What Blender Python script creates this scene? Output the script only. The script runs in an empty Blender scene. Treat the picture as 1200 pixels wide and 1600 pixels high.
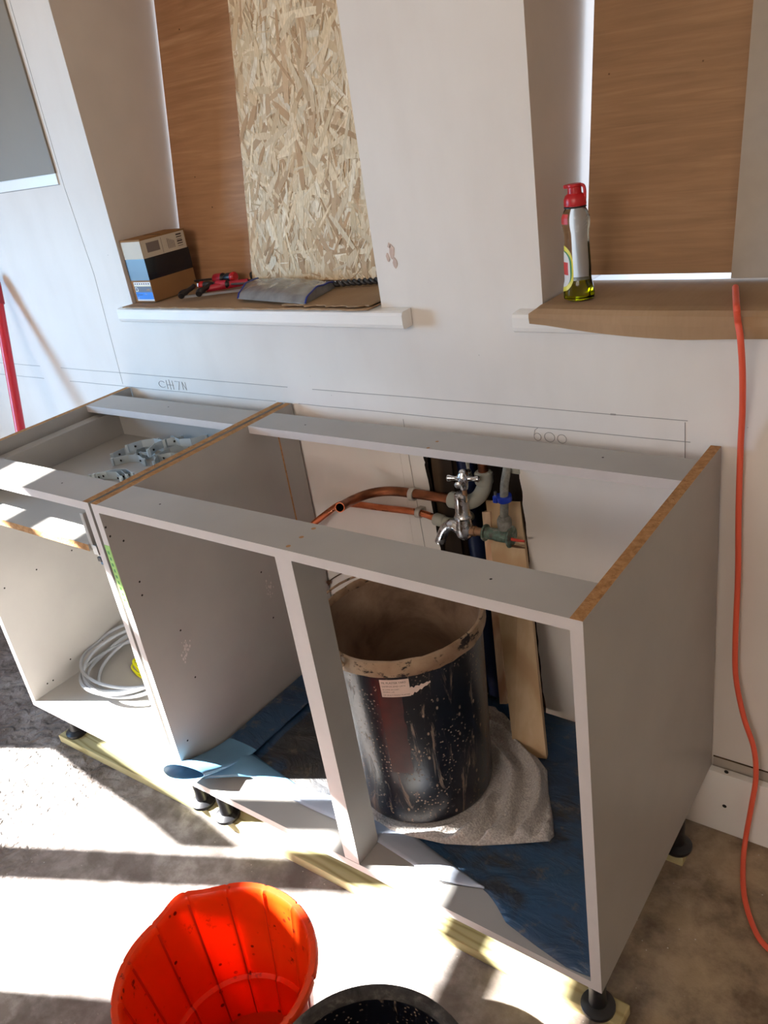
import bpy, bmesh, math, random
from mathutils import Vector, Matrix, noise as mnoise
random.seed(7)
PI = math.pi
S = bpy.context.scene
C = S.collection

# ------------------------------------------------------------------ camera
FPX = 1294.84
CAM = Vector((0.37491, -0.79146, 0.59848))
YAW, PITCH, ROLL = -0.69659, -0.44694, -0.16292
fw = Vector((math.sin(YAW)*math.cos(PITCH), math.cos(YAW)*math.cos(PITCH), math.sin(PITCH)))
r0 = Vector((math.cos(YAW), -math.sin(YAW), 0)); u0 = r0.cross(fw)
rt = math.cos(ROLL)*r0 + math.sin(ROLL)*u0
up = -math.sin(ROLL)*r0 + math.cos(ROLL)*u0
cd = bpy.data.cameras.new('camera'); cam = bpy.data.objects.new('camera', cd); C.objects.link(cam)
cd.sensor_fit = 'VERTICAL'; cd.sensor_height = 36; cd.lens = FPX*36/1600; cd.clip_start = .02
cam.matrix_world = Matrix(((rt.x, up.x, -fw.x, CAM.x), (rt.y, up.y, -fw.y, CAM.y), (rt.z, up.z, -fw.z, CAM.z), (0, 0, 0, 1)))
S.camera = cam

def at(px, py, axis, val):
    """point where the sight line of photo pixel (px,py) meets the plane axis=val"""
    d = fw + (px-600)/FPX*rt - (py-800)/FPX*up
    i = 'xyz'.index(axis)
    k = (val-CAM[i])/d[i]
    return CAM + k*d

# ------------------------------------------------------------------ world, sun, exposure
SKY = 4.8
w = bpy.data.worlds.new('sky'); S.world = w; w.use_nodes = True
nt = w.node_tree; bg = nt.nodes['Background']
tc = nt.nodes.new('ShaderNodeTexCoord'); sx = nt.nodes.new('ShaderNodeSeparateXYZ'); rp = nt.nodes.new('ShaderNodeValToRGB')
nt.links.new(tc.outputs['Generated'], sx.inputs[0]); nt.links.new(sx.outputs['Z'], rp.inputs[0])
rp.color_ramp.elements[0].position = 0.0; rp.color_ramp.elements[0].color = (.58, .64, .70, 1)
rp.color_ramp.elements[1].position = 0.5; rp.color_ramp.elements[1].color = (.42, .64, 1.0, 1)
nt.links.new(rp.outputs[0], bg.inputs['Color']); bg.inputs['Strength'].default_value = SKY
SUND = Vector((1, .4833, -.78)).normalized()
sd = bpy.data.lights.new('sun', 'SUN'); sd.energy = 102; sd.angle = math.radians(.6); sd.color = (1, .985, .955)
so = bpy.data.objects.new('sun', sd); C.objects.link(so); so.location = (-6, -3, 5)
so.rotation_euler = SUND.to_track_quat('-Z', 'Y').to_euler()

def area(name, loc, target, sx_, sy_, power, col, portal=False):
    l = bpy.data.lights.new(name, 'AREA'); l.shape = 'RECTANGLE'; l.size = sx_; l.size_y = sy_; l.energy = power; l.color = col
    o = bpy.data.objects.new(name, l); C.objects.link(o); o.location = loc
    o.rotation_euler = (Vector(target)-Vector(loc)).to_track_quat('-Z', 'Y').to_euler()
    if portal: l.cycles.is_portal = True
    return o
dw = area('daylight_garden_window', (-3.05, -.85, .35), (-1.5, .58, .0), .6, .7, 8, (.26, .60, 1)); dw.data.spread = math.radians(70)
area('added_warm_fill', (-.1, -3.6, 1.35), (-.4, .6, .5), 1.7, .75, 36, (1, .80, .60))  # warm fill lamp added out of view to brighten the upper wall and floor

S.view_settings.view_transform = 'Standard'; S.view_settings.look = 'None'
S.view_settings.gamma = 1; S.view_settings.use_curve_mapping = False
S.view_settings.exposure = -0.03
S.cycles.max_bounces = 10; S.cycles.diffuse_bounces = 5; S.cycles.sample_clamp_indirect = 6

# ------------------------------------------------------------------ materials
def srgb(*c):
    return tuple((v/255/12.92 if v/255 <= .04045 else ((v/255+.055)/1.055)**2.4) for v in c) + (1,)

class MT:
    def __init__(s, name, rough=.5, metal=0, color=(.5, .5, .5, 1), spec=.5):
        s.m = bpy.data.materials.new(name); s.m.use_nodes = True; s.t = s.m.node_tree
        s.b = s.t.nodes['Principled BSDF']
        s.b.inputs['Roughness'].default_value = rough; s.b.inputs['Metallic'].default_value = metal
        s.b.inputs['Base Color'].default_value = color; s.b.inputs['Specular IOR Level'].default_value = spec
        s.tc = None
    def n(s, t, **k):
        x = s.t.nodes.new(t)
        for a, b in k.items(): setattr(x, a, b)
        return x
    def L(s, a, b): s.t.links.new(a, b)
    def co(s, scale=(1, 1, 1), rot=(0, 0, 0)):
        if s.tc is None: s.tc = s.n('ShaderNodeTexCoord')
        mp = s.n('ShaderNodeMapping'); mp.inputs['Scale'].default_value = scale; mp.inputs['Rotation'].default_value = rot
        s.L(s.tc.outputs['Object'], mp.inputs[0]); return mp.outputs[0]
    def noise(s, scale, detail=4, vec=None, dist=0, rough=.5):
        x = s.n('ShaderNodeTexNoise'); x.inputs['Scale'].default_value = scale; x.inputs['Detail'].default_value = detail
        x.inputs['Distortion'].default_value = dist; x.inputs['Roughness'].default_value = rough
        s.L(vec if vec else s.co(), x.inputs['Vector']); return x.outputs['Fac']
    def vor(s, scale, vec=None, feature='F1', out='Distance', rnd=1):
        x = s.n('ShaderNodeTexVoronoi', feature=feature); x.inputs['Scale'].default_value = scale; x.inputs['Randomness'].default_value = rnd
        s.L(vec if vec else s.co(), x.inputs['Vector']); return x.outputs[out]
    def ramp(s, fac, stops):
        x = s.n('ShaderNodeValToRGB'); e = x.color_ramp.elements
        while len(e) < len(stops): e.new(.5)
        for i, (p, c) in enumerate(stops):
            e[i].position = p; e[i].color = c if len(c) == 4 else tuple(c)+(1,)
        s.L(fac, x.inputs[0]); return x.outputs[0]
    def mix(s, fac, a, b, mode='MIX'):
        x = s.n('ShaderNodeMix', data_type='RGBA', blend_type=mode)
        if isinstance(fac, (int, float)): x.inputs[0].default_value = fac
        else: s.L(fac, x.inputs[0])
        for i, v in ((6, a), (7, b)):
            if isinstance(v, tuple): x.inputs[i].default_value = v
            else: s.L(v, x.inputs[i])
        return x.outputs[2]
    def col(s, c): s.L(c, s.b.inputs['Base Color'])
    def bump(s, fac, strength=.3, dist=.01, prev=None):
        x = s.n('ShaderNodeBump'); x.inputs['Strength'].default_value = strength; x.inputs['Distance'].default_value = dist
        s.L(fac, x.inputs['Height'])
        if prev: s.L(prev, x.inputs['Normal'])
        s.L(x.outputs[0], s.b.inputs['Normal']); return x.outputs[0]
W4, K4 = (1, 1, 1, 1), (0, 0, 0, 1)

def plain(name, c, rough=.5, metal=0, var=0.0, scale=20, bump=0, **k):
    m = MT(name, rough, metal, c, **k)
    if var:
        d = tuple(v*(1-var) for v in c[:3])+(1,); l = tuple(min(1, v*(1+var*.6)) for v in c[:3])+(1,)
        f = m.noise(scale, 6); m.col(m.ramp(f, [(.3, d), (.7, l)]))
        if bump: m.bump(f, bump, .003)
    return m.m

def m_wall():
    m = MT('painted plaster', .75, spec=.25)
    a = m.noise(2.2, 5); b = m.noise(14, 6, m.co((1, 1, .35)))
    c = m.ramp(a, [(.3, srgb(222, 214, 206)), (.7, srgb(232, 227, 220))])
    c = m.mix(m.ramp(b, [(.45, K4), (.75, (.18, .18, .18, 1))]), c, srgb(205, 196, 186))
    sp = m.ramp(m.vor(26, rnd=1), [(.012, W4), (.03, K4)])
    gate = m.ramp(m.noise(5, 2), [(.52, K4), (.6, W4)])
    c = m.mix(m.mix(1.0, sp, gate, 'MULTIPLY'), c, srgb(120, 108, 98))
    m.col(c); m.bump(m.noise(60, 5), .12, .002, m.bump(a, .2, .01)); return m.m

def m_floor():
    m = MT('bare concrete', .85, spec=.3)
    a = m.noise(3.2, 8, rough=.6); b = m.noise(24, 8, rough=.65); d = m.noise(9, 5, dist=.6)
    c = m.ramp(a, [(.35, srgb(126, 118, 116)), (.5, srgb(152, 146, 143)), (.66, srgb(178, 172, 167))])
    c = m.mix(m.ramp(d, [(.48, K4), (.62, (.75, .75, .75, 1))]), c, srgb(104, 96, 92))
    c = m.mix(m.ramp(b, [(.4, (.55, .55, .55, 1)), (.62, K4)]), c, srgb(98, 88, 80))
    # warm brown zone towards the right hand end of the room
    sep = m.n('ShaderNodeSeparateXYZ'); m.L(m.co(), sep.inputs[0])
    xr = m.n('ShaderNodeMapRange'); m.L(sep.outputs[0], xr.inputs[0]); xr.inputs[1].default_value = -.35; xr.inputs[2].default_value = .1
    warm = m.mix(1.0, c, srgb(226, 202, 172), 'MULTIPLY'); warm2 = m.mix(m.ramp(m.noise(8, 8, rough=.65), [(.40, K4), (.60, (.6, .6, .6, 1))]), warm, srgb(190, 168, 136))
    c = m.mix(xr.outputs[0], c, warm2)
    dots = m.ramp(m.vor(60), [(.05, W4), (.1, K4)]); g = m.ramp(m.noise(11, 3), [(.5, K4), (.62, W4)])
    c = m.mix(m.mix(1.0, dots, g, 'MULTIPLY'), c, srgb(205, 200, 192))
    m.col(c)
    n1 = m.bump(b, .5, .006)
    # tamped ridges at the left
    wv = m.n('ShaderNodeTexWave'); wv.inputs['Scale'].default_value = 9; wv.inputs['Distortion'].default_value = 9; wv.inputs['Detail'].default_value = 5
    wv.inputs['Detail Scale'].default_value = 2.2; m.L(m.co((1, 1, 1), (0, 0, 1.15)), wv.inputs['Vector'])
    xl_ = m.n('ShaderNodeMapRange'); m.L(sep.outputs[0], xl_.inputs[0]); xl_.inputs[1].default_value = -1.2; xl_.inputs[2].default_value = -1.5
    h = m.n('ShaderNodeMath', operation='MULTIPLY'); m.L(wv.outputs[1], h.inputs[0]); m.L(xl_.outputs[0], h.inputs[1])
    m.bump(h.outputs[0], .8, .010, n1); return m.m

def m_board():
    m = MT('grey melamine', .42, spec=.4)
    f = m.noise(7, 5); m.col(m.ramp(f, [(.3, srgb(158, 155, 151)), (.7, srgb(166, 163, 158))]))
    m.bump(m.noise(500, 2), .05, .0005); return m.m

def m_wood(name, c1, c2, c3, axis='x', scale=1.0, rough=.65, ring=14, bump=.25):
    st = {'x': (.12, 1, 1), 'y': (1, .12, 1), 'z': (1, 1, .08)}[axis]
    m = MT(name, rough, spec=.3)
    v = m.co(tuple(q*scale for q in st))
    wv = m.n('ShaderNodeTexWave'); wv.wave_type = 'RINGS'; wv.inputs['Scale'].default_value = ring; wv.inputs['Distortion'].default_value = 7
    wv.inputs['Detail'].default_value = 3; wv.inputs['Detail Scale'].default_value = 1.3; m.L(v, wv.inputs['Vector'])
    f = m.noise(70*scale, 6, v)
    c = m.ramp(wv.outputs[1], [(.15, c1), (.6, c2), (.95, c3)])
    c = m.mix(m.ramp(f, [(.4, (.3, .3, .3, 1)), (.6, K4)]), c, c3)
    m.col(c); m.bump(f, bump, .002); return m.m

def m_ply(name, c1, c2, c3):
    m = MT(name, .6, spec=.3)
    v = m.co((.5, 1, 9)); a = m.noise(5, 8, v, dist=1.2, rough=.6); b = m.noise(60, 5, m.co((.12, 1, 1.6))); e = m.noise(1.6, 3, m.co((2.2, 1, .5)))
    c = m.ramp(a, [(.3, c1), (.5, c2), (.72, c3)])
    c = m.mix(m.ramp(b, [(.4, (.45, .45, .45, 1)), (.62, K4)]), c, c1)
    c = m.mix(m.ramp(e, [(.42, K4), (.7, (.45, .45, .45, 1))]), c, c3)
    pale = m.ramp(m.noise(9, 6, m.co((2, 1, 1)), rough=.7), [(.66, K4), (.8, (.35, .35, .35, 1))]); c = m.mix(pale, c, srgb(190, 160, 130))
    dots = m.ramp(m.vor(15), [(.02, W4), (.04, K4)]); c = m.mix(dots, c, srgb(70, 42, 22))
    m.col(c); m.bump(b, .15, .001); return m.m

def m_cardboard(name, c1, c2):
    m = MT(name, .85, spec=.15)
    f = m.noise(4, 5); fl = m.noise(30, 3, m.co((5, .3, 1)))
    c = m.ramp(f, [(.3, c1), (.7, c2)]); c = m.mix(m.ramp(fl, [(.4, (.2, .2, .2, 1)), (.6, K4)]), c, c1)
    m.col(c); m.bump(m.noise(12, 5), .3, .004); return m.m

def m_bucket_out():
    m = MT('black plastic splashed with plaster', .3, spec=.55)
    s1 = m.ramp(m.vor(55, m.co((1, 1, .6))), [(.10, W4), (.17, K4)]); g1 = m.ramp(m.noise(9, 3), [(.47, K4), (.56, W4)])
    s2 = m.ramp(m.vor(130), [(.16, W4), (.26, K4)]); g2 = m.ramp(m.noise(15, 3), [(.45, K4), (.56, W4)])
    st = m.ramp(m.noise(16, 8, m.co((1.6, 1.6, .35)), dist=1.5, rough=.7), [(.565, K4), (.64, W4)])
    a = m.mix(1.0, s1, g1, 'MULTIPLY'); b = m.mix(1.0, s2, g2, 'MULTIPLY')
    f = m.mix(1.0, m.mix(1.0, a, b, 'LIGHTEN'), m.mix(.55, K4, st), 'LIGHTEN')
    base = m.ramp(m.noise(3, 4), [(.4, srgb(12, 13, 20)), (.7, srgb(22, 24, 34))])
    m.col(m.mix(f, base, srgb(150, 128, 108)))
    r = m.ramp(f, [(0, (.3, .3, .3, 1)), (1, (.8, .8, .8, 1))]); m.L(r, m.b.inputs['Roughness'])
    m.bump(f, .3, .002); return m.m

def m_crust(name, c1, c2, c3, sc=14):
    m = MT(name, .85, spec=.2)
    a = m.noise(sc, 8, rough=.65, dist=.4); b = m.noise(sc*3, 6)
    c = m.ramp(a, [(.33, c1), (.5, c2), (.7, c3)]); m.col(c); m.bump(b, .6, .004); return m.m

def m_dirty_lip():
    m = MT('plaster crusted lip', .8, spec=.2)
    a = m.noise(26, 8, m.co((1, 1, 1.6)), rough=.7); b = m.noise(8, 5)
    c = m.ramp(b, [(.35, srgb(128, 100, 78)), (.65, srgb(190, 166, 138))])
    c = m.mix(m.ramp(a, [(.54, K4), (.60, W4)]), c, srgb(44, 38, 36)); m.col(c); m.bump(a, .5, .003); return m.m

def m_sheet():
    m = MT('blue polythene', .32, spec=.5)
    a = m.noise(5, 8, m.co((1, 1.6, 1)), rough=.65); b = m.noise(30, 7, rough=.7)
    c = m.ramp(m.noise(3, 3), [(.35, srgb(26, 48, 74)), (.7, srgb(40, 72, 102))])
    sp_ = m.n('ShaderNodeSeparateXYZ'); m.L(m.co(), sp_.inputs[0]); xr = m.n('ShaderNodeMapRange'); m.L(sp_.outputs[0], xr.inputs[0]); xr.inputs[1].default_value = -.82; xr.inputs[2].default_value = -.55; xr.inputs[3].default_value = .14; xr.inputs[4].default_value = 0
    ad = m.n('ShaderNodeMath', operation='ADD'); m.L(a, ad.inputs[0]); m.L(xr.outputs[0], ad.inputs[1]); gx = m.n('ShaderNodeMapRange'); m.L(sp_.outputs[0], gx.inputs[0]); gx.inputs[1].default_value = -.90; gx.inputs[2].default_value = -.88; mu = m.n('ShaderNodeMath', operation='MULTIPLY'); m.L(ad.outputs[0], mu.inputs[0]); m.L(gx.outputs[0], mu.inputs[1])
    c = m.mix(m.ramp(mu.outputs[0], [(.5, K4), (.6, (.85, .85, .85, 1))]), c, m.ramp(m.noise(9, 6), [(.45, srgb(40, 38, 36)), (.62, srgb(58, 52, 42)), (.72, srgb(128, 108, 74))]))
    c = m.mix(m.ramp(b, [(.56, K4), (.68, (.5, .5, .5, 1))]), c, srgb(118, 108, 88))
    m.col(c); r = m.ramp(a, [(.48, (.28, .28, .28, 1)), (.6, (.75, .75, .75, 1))]); m.L(r, m.b.inputs['Roughness'])
    m.bump(m.noise(9, 5, m.co((1, 2, 1)), dist=1.2), .6, .016); return m.m

def m_orange():
    m = MT('orange plastic', .35, spec=.5)
    c = m.ramp(m.noise(5, 4), [(.3, srgb(226, 62, 8)), (.7, srgb(236, 74, 12))])
    d = m.ramp(m.vor(42), [(.13, W4), (.18, K4)]); g = m.ramp(m.noise(12, 3), [(.47, K4), (.55, W4)])
    sc_ = m.ramp(m.noise(45, 7, rough=.7), [(.60, K4), (.66, W4)]); g3 = m.ramp(m.noise(8, 2), [(.5, K4), (.6, W4)])
    f = m.mix(1.0, m.mix(1.0, d, g, 'MULTIPLY'), m.mix(1.0, sc_, g3, 'MULTIPLY'), 'LIGHTEN')
    c = m.mix(f, c, srgb(120, 28, 12)); m.col(c)
    tr = m.n('ShaderNodeBsdfTranslucent'); tc_ = m.mix(1.0, c, (1.0, .9, .3, 1), 'MULTIPLY'); m.L(c, tr.inputs[0])
    ms = m.n('ShaderNodeMixShader'); ms.inputs[0].default_value = .34
    m.L(m.b.outputs[0], ms.inputs[1]); m.L(tr.outputs[0], ms.inputs[2]); m.L(ms.outputs[0], m.t.nodes['Material Output'].inputs[0]); return m.m

def m_chrome():
    m = MT('worn chrome', .2, 1, srgb(232, 232, 234)); f = m.noise(60, 6)
    m.L(m.ramp(f, [(.4, (.16,)*3+(1,)), (.7, (.5,)*3+(1,))]), m.b.inputs['Roughness']); return m.m

def m_copper(name, c1, c2, r):
    m = MT(name, r, 1); f = m.noise(22, 6, m.co((1, 1, 3))); m.col(m.ramp(f, [(.35, c1), (.65, c2)]))
    m.L(m.ramp(f, [(.35, (.5,)*3+(1,)), (.65, (r,)*3+(1,))]), m.b.inputs['Roughness']); return m.m

def m_verd():
    m = MT('verdigris brass', .6, .3); f = m.noise(55, 7, rough=.65)
    m.col(m.ramp(f, [(.36, srgb(96, 92, 84)), (.5, srgb(104, 132, 118)), (.64, srgb(168, 170, 160))])); m.bump(f, .6, .003); return m.m

def m_osb():
    m = MT('osb strands', .7, spec=.25)
    a = m.n('ShaderNodeAttribute'); a.attribute_name = 'strand'
    f = m.noise(260, 4, m.co((1, 1, .25))); g = m.noise(26, 4, m.co((1, 1, .6)))
    m.col(m.mix(m.ramp(f, [(.4, (.4,)*3+(1,)), (.6, K4)]), a.outputs['Color'], srgb(186, 156, 116))); m.bump(f, .3, .001); return m.m

def m_towel():
    m = MT('grey terry cloth', .95, spec=.1)
    f = m.noise(230, 3); a = m.noise(5, 4); c = m.ramp(a, [(.35, srgb(182, 173, 165)), (.65, srgb(206, 198, 190))])
    c = m.mix(m.ramp(f, [(.4, (.6,)*3+(1,)), (.6, K4)]), c, srgb(150, 140, 134)); m.col(c); m.bump(f, .9, .004)
    m.b.inputs['Sheen Weight'].default_value = .3; return m.m

def m_timber():
    m = MT('treated timber', .7, spec=.25)
    v = m.co((.10, 1, 1)); n0 = m.noise(9, 3, m.co((.35, 1, 1)), dist=.5)
    wv = m.n('ShaderNodeTexWave'); wv.inputs['Scale'].default_value = 16; wv.inputs['Distortion'].default_value = 12; wv.inputs['Detail'].default_value = 2
    wv.bands_direction = 'Y'; m.L(m.co((.16, 1, 1)), wv.inputs['Vector'])
    c = m.ramp(wv.outputs[1], [(.2, srgb(184, 178, 136)), (.7, srgb(176, 169, 124)), (.95, srgb(154, 145, 102))])
    c = m.mix(m.ramp(n0, [(.45, K4), (.7, (.5,)*3+(1,))]), c, srgb(196, 168, 120))
    m.col(c); m.bump(m.noise(90, 4, v), .3, .002); return m.m

M = dict(
    wall=m_wall(), floor=m_floor(), board=m_board(), chrome=m_chrome(),
    ceil=plain('white ceiling', srgb(225, 220, 212), .8),
    reveal=plain('plastered reveal', srgb(214, 204, 194), .8, var=.05, scale=8),
    edge=plain('pale edging', srgb(196, 188, 184), .45, var=.03, scale=30),
    chip=m_crust('raw chipboard edge', srgb(142, 102, 64), srgb(166, 122, 78), srgb(186, 144, 98), 90),
    gloss=plain('white gloss paint', srgb(236, 233, 228), .3, var=.02, scale=9),
    plywood=m_ply('brown plywood', srgb(142, 102, 70), srgb(163, 119, 84), srgb(182, 140, 104)),
    ply2=m_ply('pale brown plywood', srgb(140, 108, 78), srgb(158, 122, 89), srgb(172, 136, 102)),
    greyboard=plain('grey board', srgb(168, 158, 146), .85, var=.05, scale=30, bump=.1),
    greypanel=plain('grey wall panel', srgb(130, 120, 106), .6, var=.03, scale=6),
    card=m_cardboard('brown cardboard', srgb(146, 118, 90), srgb(172, 144, 114)),
    box=m_cardboard('carton', srgb(134, 96, 60), srgb(150, 110, 72)),
    osb=m_osb(), timber=m_timber(),
    pine=m_wood('planed pine', srgb(206, 178, 142), srgb(200, 171, 134), srgb(184, 150, 112), 'z', 1.0, ring=5),
    pine2=m_wood('fresh split pine', srgb(244, 216, 184), srgb(236, 206, 174), srgb(206, 162, 128), 'z', 1.0, ring=7),
    stud=m_wood('old stud timber', srgb(84, 66, 48), srgb(66, 50, 36), srgb(44, 33, 24), 'z', 1.0, ring=9, rough=.9),
    black=plain('black plastic', srgb(24, 24, 28), .4), blackm=plain('matt black', srgb(14, 13, 14), .7),
    steel=plain('zinc steel', srgb(170, 172, 174), .3, 1), darksteel=plain('dark steel', srgb(92, 90, 90), .4, .8, var=.3, scale=60),
    bracket=plain('grey bracket metal', srgb(186, 196, 200), .4, .3),
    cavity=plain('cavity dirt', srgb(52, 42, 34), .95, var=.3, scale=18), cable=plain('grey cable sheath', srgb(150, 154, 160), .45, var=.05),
    yellow=plain('yellow cable', srgb(226, 226, 20), .4), green=plain('green tape', srgb(150, 196, 104), .6, var=.15, scale=60),
    copper=m_copper('bright copper', srgb(200, 110, 74), srgb(226, 138, 98), .22), copperd=m_copper('dull copper', srgb(112, 70, 50), srgb(160, 98, 68), .38),
    clip=plain('grey plastic clip', srgb(190, 182, 172), .5), fitting=plain('grey plastic fitting', srgb(176, 176, 164), .45, var=.06),
    brass=plain('dull brass', srgb(168, 130, 100), .45, .7, var=.25, scale=70), verd=m_verd(), greypipe=m_crust('scaled grey pipe', srgb(112, 110, 104), srgb(138, 136, 128), srgb(164, 162, 152), 50),
    blueclip=plain('blue plastic', srgb(28, 56, 168), .35), navy=plain('navy pipe', srgb(16, 30, 66), .4), red=plain('red plastic', srgb(182, 20, 28), .35),
    redplug=plain('red wall plug', srgb(204, 66, 52), .5), redpole=plain('red pole', srgb(206, 40, 56), .35), redgrip=plain('dark red grip', srgb(170, 24, 46), .45),
    cord=plain('orange cord', srgb(226, 92, 66), .5), bucket=m_bucket_out(), lip=m_dirty_lip(),
    inner=m_crust('plastered inside', srgb(104, 82, 66), srgb(138, 112, 92), srgb(158, 134, 112), 7),
    sticker=plain('dark red sticker', srgb(54, 14, 12), .4, var=.35, scale=40), paper=plain('dusty label paper', srgb(214, 190, 176), .7, var=.06, scale=50),
    ink=plain('label ink', srgb(62, 50, 48), .8), pencil=plain('pencil', srgb(150, 144, 138), .8), sheet=m_sheet(),
    sheetback=plain('pale polythene underside', srgb(160, 168, 182), .3, var=.10, scale=9), teal=plain('sky blue polythene', srgb(96, 140, 172), .25, var=.18, scale=7),
    towel=m_towel(), orange=m_orange(), dark=m_crust('black rubbery plastic', srgb(26, 24, 24), srgb(62, 58, 55), srgb(122, 114, 106), 16),
    tape=plain('black tape', srgb(26, 30, 38), .16), tapegrey=plain('shiny grey-blue tape', srgb(48, 54, 62), .32), white=plain('white paper', srgb(224, 220, 214), .6),
    cyan=plain('cyan print', srgb(0, 116, 214), .5), slate=plain('slate print', srgb(84, 84, 96), .5), cream=plain('cream print', srgb(226, 214, 178), .5),
    beige=plain('beige label', srgb(196, 184, 164), .6), greyink=plain('grey print', srgb(118, 104, 96), .6), amber=plain('amber print', srgb(210, 150, 70), .6),
    pouch=plain('clear vinyl over grey', srgb(128, 126, 124), .12, var=.25, scale=35, bump=.5), blue=plain('blue piping', srgb(32, 56, 150), .4),
    labelyellow=plain('yellow label', srgb(226, 212, 70), .45), labelgreen=plain('green label stripe', srgb(52, 130, 50), .45), labelred=plain('red label print', srgb(196, 52, 44), .45),
    hole=plain('drilled hole', srgb(30, 26, 24), .9), holebrown=plain('raw hole', srgb(160, 120, 78), .9), scuff=plain('bare plaster scuff', srgb(200, 176, 162), .9, var=.1, scale=60),
    orangerib=plain('orange plastic rib', srgb(196, 36, 8), .4),  # ribs coloured darker to stand in for light lost in thicker plastic
    wire=plain('rusty wire', srgb(96, 70, 50), .6, .6),
)
def m_glass(name, c, rough=.03, ior=1.4):
    m = MT(name, rough, 0, c); m.b.inputs['Transmission Weight'].default_value = 1; m.b.inputs['IOR'].default_value = ior; return m.m
M['clear'] = m_glass('clear bottle plastic', (.95, .97, .96, 1), .05, 1.15)
M['soap'] = m_glass('yellow green washing liquid', srgb(214, 222, 20), .05, 1.33)

# ------------------------------------------------------------------ mesh helpers
class MB:
    def __init__(s): s.bm = bmesh.new(); s.mats = []
    def mi(s, m):
        if m not in s.mats: s.mats.append(m)
        return s.mats.index(m)
    def face(s, vs, m, smooth=False):
        try: f = s.bm.faces.new(vs)
        except ValueError: return None
        f.material_index = s.mi(m); f.smooth = smooth; return f
    def box(s, x0, x1, y0, y1, z0, z1, m, top=None, front=None, bev=0, mat=None):
        v = [s.bm.verts.new(p) for p in ((x0, y0, z0), (x1, y0, z0), (x1, y1, z0), (x0, y1, z0), (x0, y0, z1), (x1, y0, z1), (x1, y1, z1), (x0, y1, z1))]
        fs = []
        for q, mm in (((3, 2, 1, 0), m), ((4, 5, 6, 7), top or m), ((0, 1, 5, 4), front or m), ((1, 2, 6, 5), m), ((2, 3, 7, 6), m), ((3, 0, 4, 7), m)):
            fs.append(s.face([v[i] for i in q], mm))
        if mat:
            for q in v: q.co = mat @ q.co
        if bev:
            es = {e for f in fs for e in f.edges}
            bmesh.ops.bevel(s.bm, geom=list(es), offset=bev, segments=2, affect='EDGES', profile=.5)
        return s
    def prism(s, poly, z0, z1, m, mat=None, side=None, smooth=False):
        a = [s.bm.verts.new((p[0], p[1], z0)) for p in poly]; b = [s.bm.verts.new((p[0], p[1], z1)) for p in poly]
        if mat:
            for q in a+b: q.co = mat @ q.co
        n = len(poly); s.face(a[::-1], m); s.face(b, m)
        for i in range(n): s.face([a[i], a[(i+1) % n], b[(i+1) % n], b[i]], side or m, smooth)
        return s
    def tube(s, pts, r, m, n=12, cap=True, flat=1.0, sub=0, mcap=None):
        P = [Vector(p) for p in pts]
        if sub: P = smooth_path(P, sub)
        R = r if isinstance(r, (list, tuple)) else [r]*len(P)
        if len(R) != len(P): R = [R[min(len(R)-1, int(i*(len(R)-1)/(len(P)-1)+.5))] for i in range(len(P))]
        ref = None; rings = []
        for i, p in enumerate(P):
            t = (P[min(i+1, len(P)-1)]-P[max(i-1, 0)]).normalized()
            if ref is None: ref = t.orthogonal().normalized()
            ref = (ref - t*ref.dot(t)).normalized(); b = t.cross(ref)
            rings.append([s.bm.verts.new(p+R[i]*(math.cos(2*PI*k/n)*ref+flat*math.sin(2*PI*k/n)*b)) for k in range(n)])
        for i in range(len(P)-1):
            for k in range(n): s.face([rings[i][k], rings[i][(k+1) % n], rings[i+1][(k+1) % n], rings[i+1][k]], m, True)
        if cap: s.face(rings[0][::-1], mcap or m); s.face(rings[-1], mcap or m)
        return rings
    def lathe(s, prof, c, m, n=48, axis=None, sx_=1, sy_=1, mats=None, closed=False):
        """prof: list of (r,h); axis: direction of h"""
        ax = Vector(axis).normalized() if axis else Vector((0, 0, 1)); c = Vector(c)
        q = Vector((0, 0, 1)).rotation_difference(ax)
        rings = []
        for r, h in prof:
            if r < 1e-6: rings.append([s.bm.verts.new(c+q@Vector((0, 0, h)))])
            else: rings.append([s.bm.verts.new(c+q@Vector((r*math.cos(2*PI*k/n)*sx_, r*math.sin(2*PI*k/n)*sy_, h))) for k in range(n)])
        for i in range(len(prof)-1):
            a, b = rings[i], rings[i+1]; mm = mats[i] if mats else m
            for k in range(n):
                k2 = (k+1) % n
                if len(a) == 1 and len(b) == 1: continue
                if len(a) == 1: s.face([a[0], b[k2], b[k]], mm, True)
                elif len(b) == 1: s.face([a[k], a[k2], b[0]], mm, True)
                else: s.face([a[k], a[k2], b[k2], b[k]], mm, True)
        return rings
    def grid(s, rows, m, smooth=True, mats=None, thick=0):
        V = [[s.bm.verts.new(p) for p in r] for r in rows]
        for i in range(len(V)-1):
            for j in range(len(V[i])-1):
                s.face([V[i][j], V[i][j+1], V[i+1][j+1], V[i+1][j]], mats(i, j) if mats else m, smooth)
        return s
    def done(s, name, parent=None, sharp=True):
        bmesh.ops.recalc_face_normals(s.bm, faces=s.bm.faces)
        for e_ in s.bm.edges:
            if sharp and len(e_.link_faces) == 2 and e_.calc_face_angle(0) > .65: e_.smooth = False
        me = bpy.data.meshes.new(name); s.bm.to_mesh(me); s.bm.free()
        for m in s.mats: me.materials.append(m)
        o = bpy.data.objects.new(name, me); C.objects.link(o)
        if parent is not None: setparent(o, parent)
        return o

def setparent(o, p):
    o.parent = p; o.matrix_parent_inverse = world_inv(p)
def world_inv(p):
    m = Matrix.Identity(4); q = p
    while q is not None:
        m = (q.matrix_parent_inverse @ q.matrix_basis) @ m
        q = q.parent
    return m.inverted()

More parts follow.
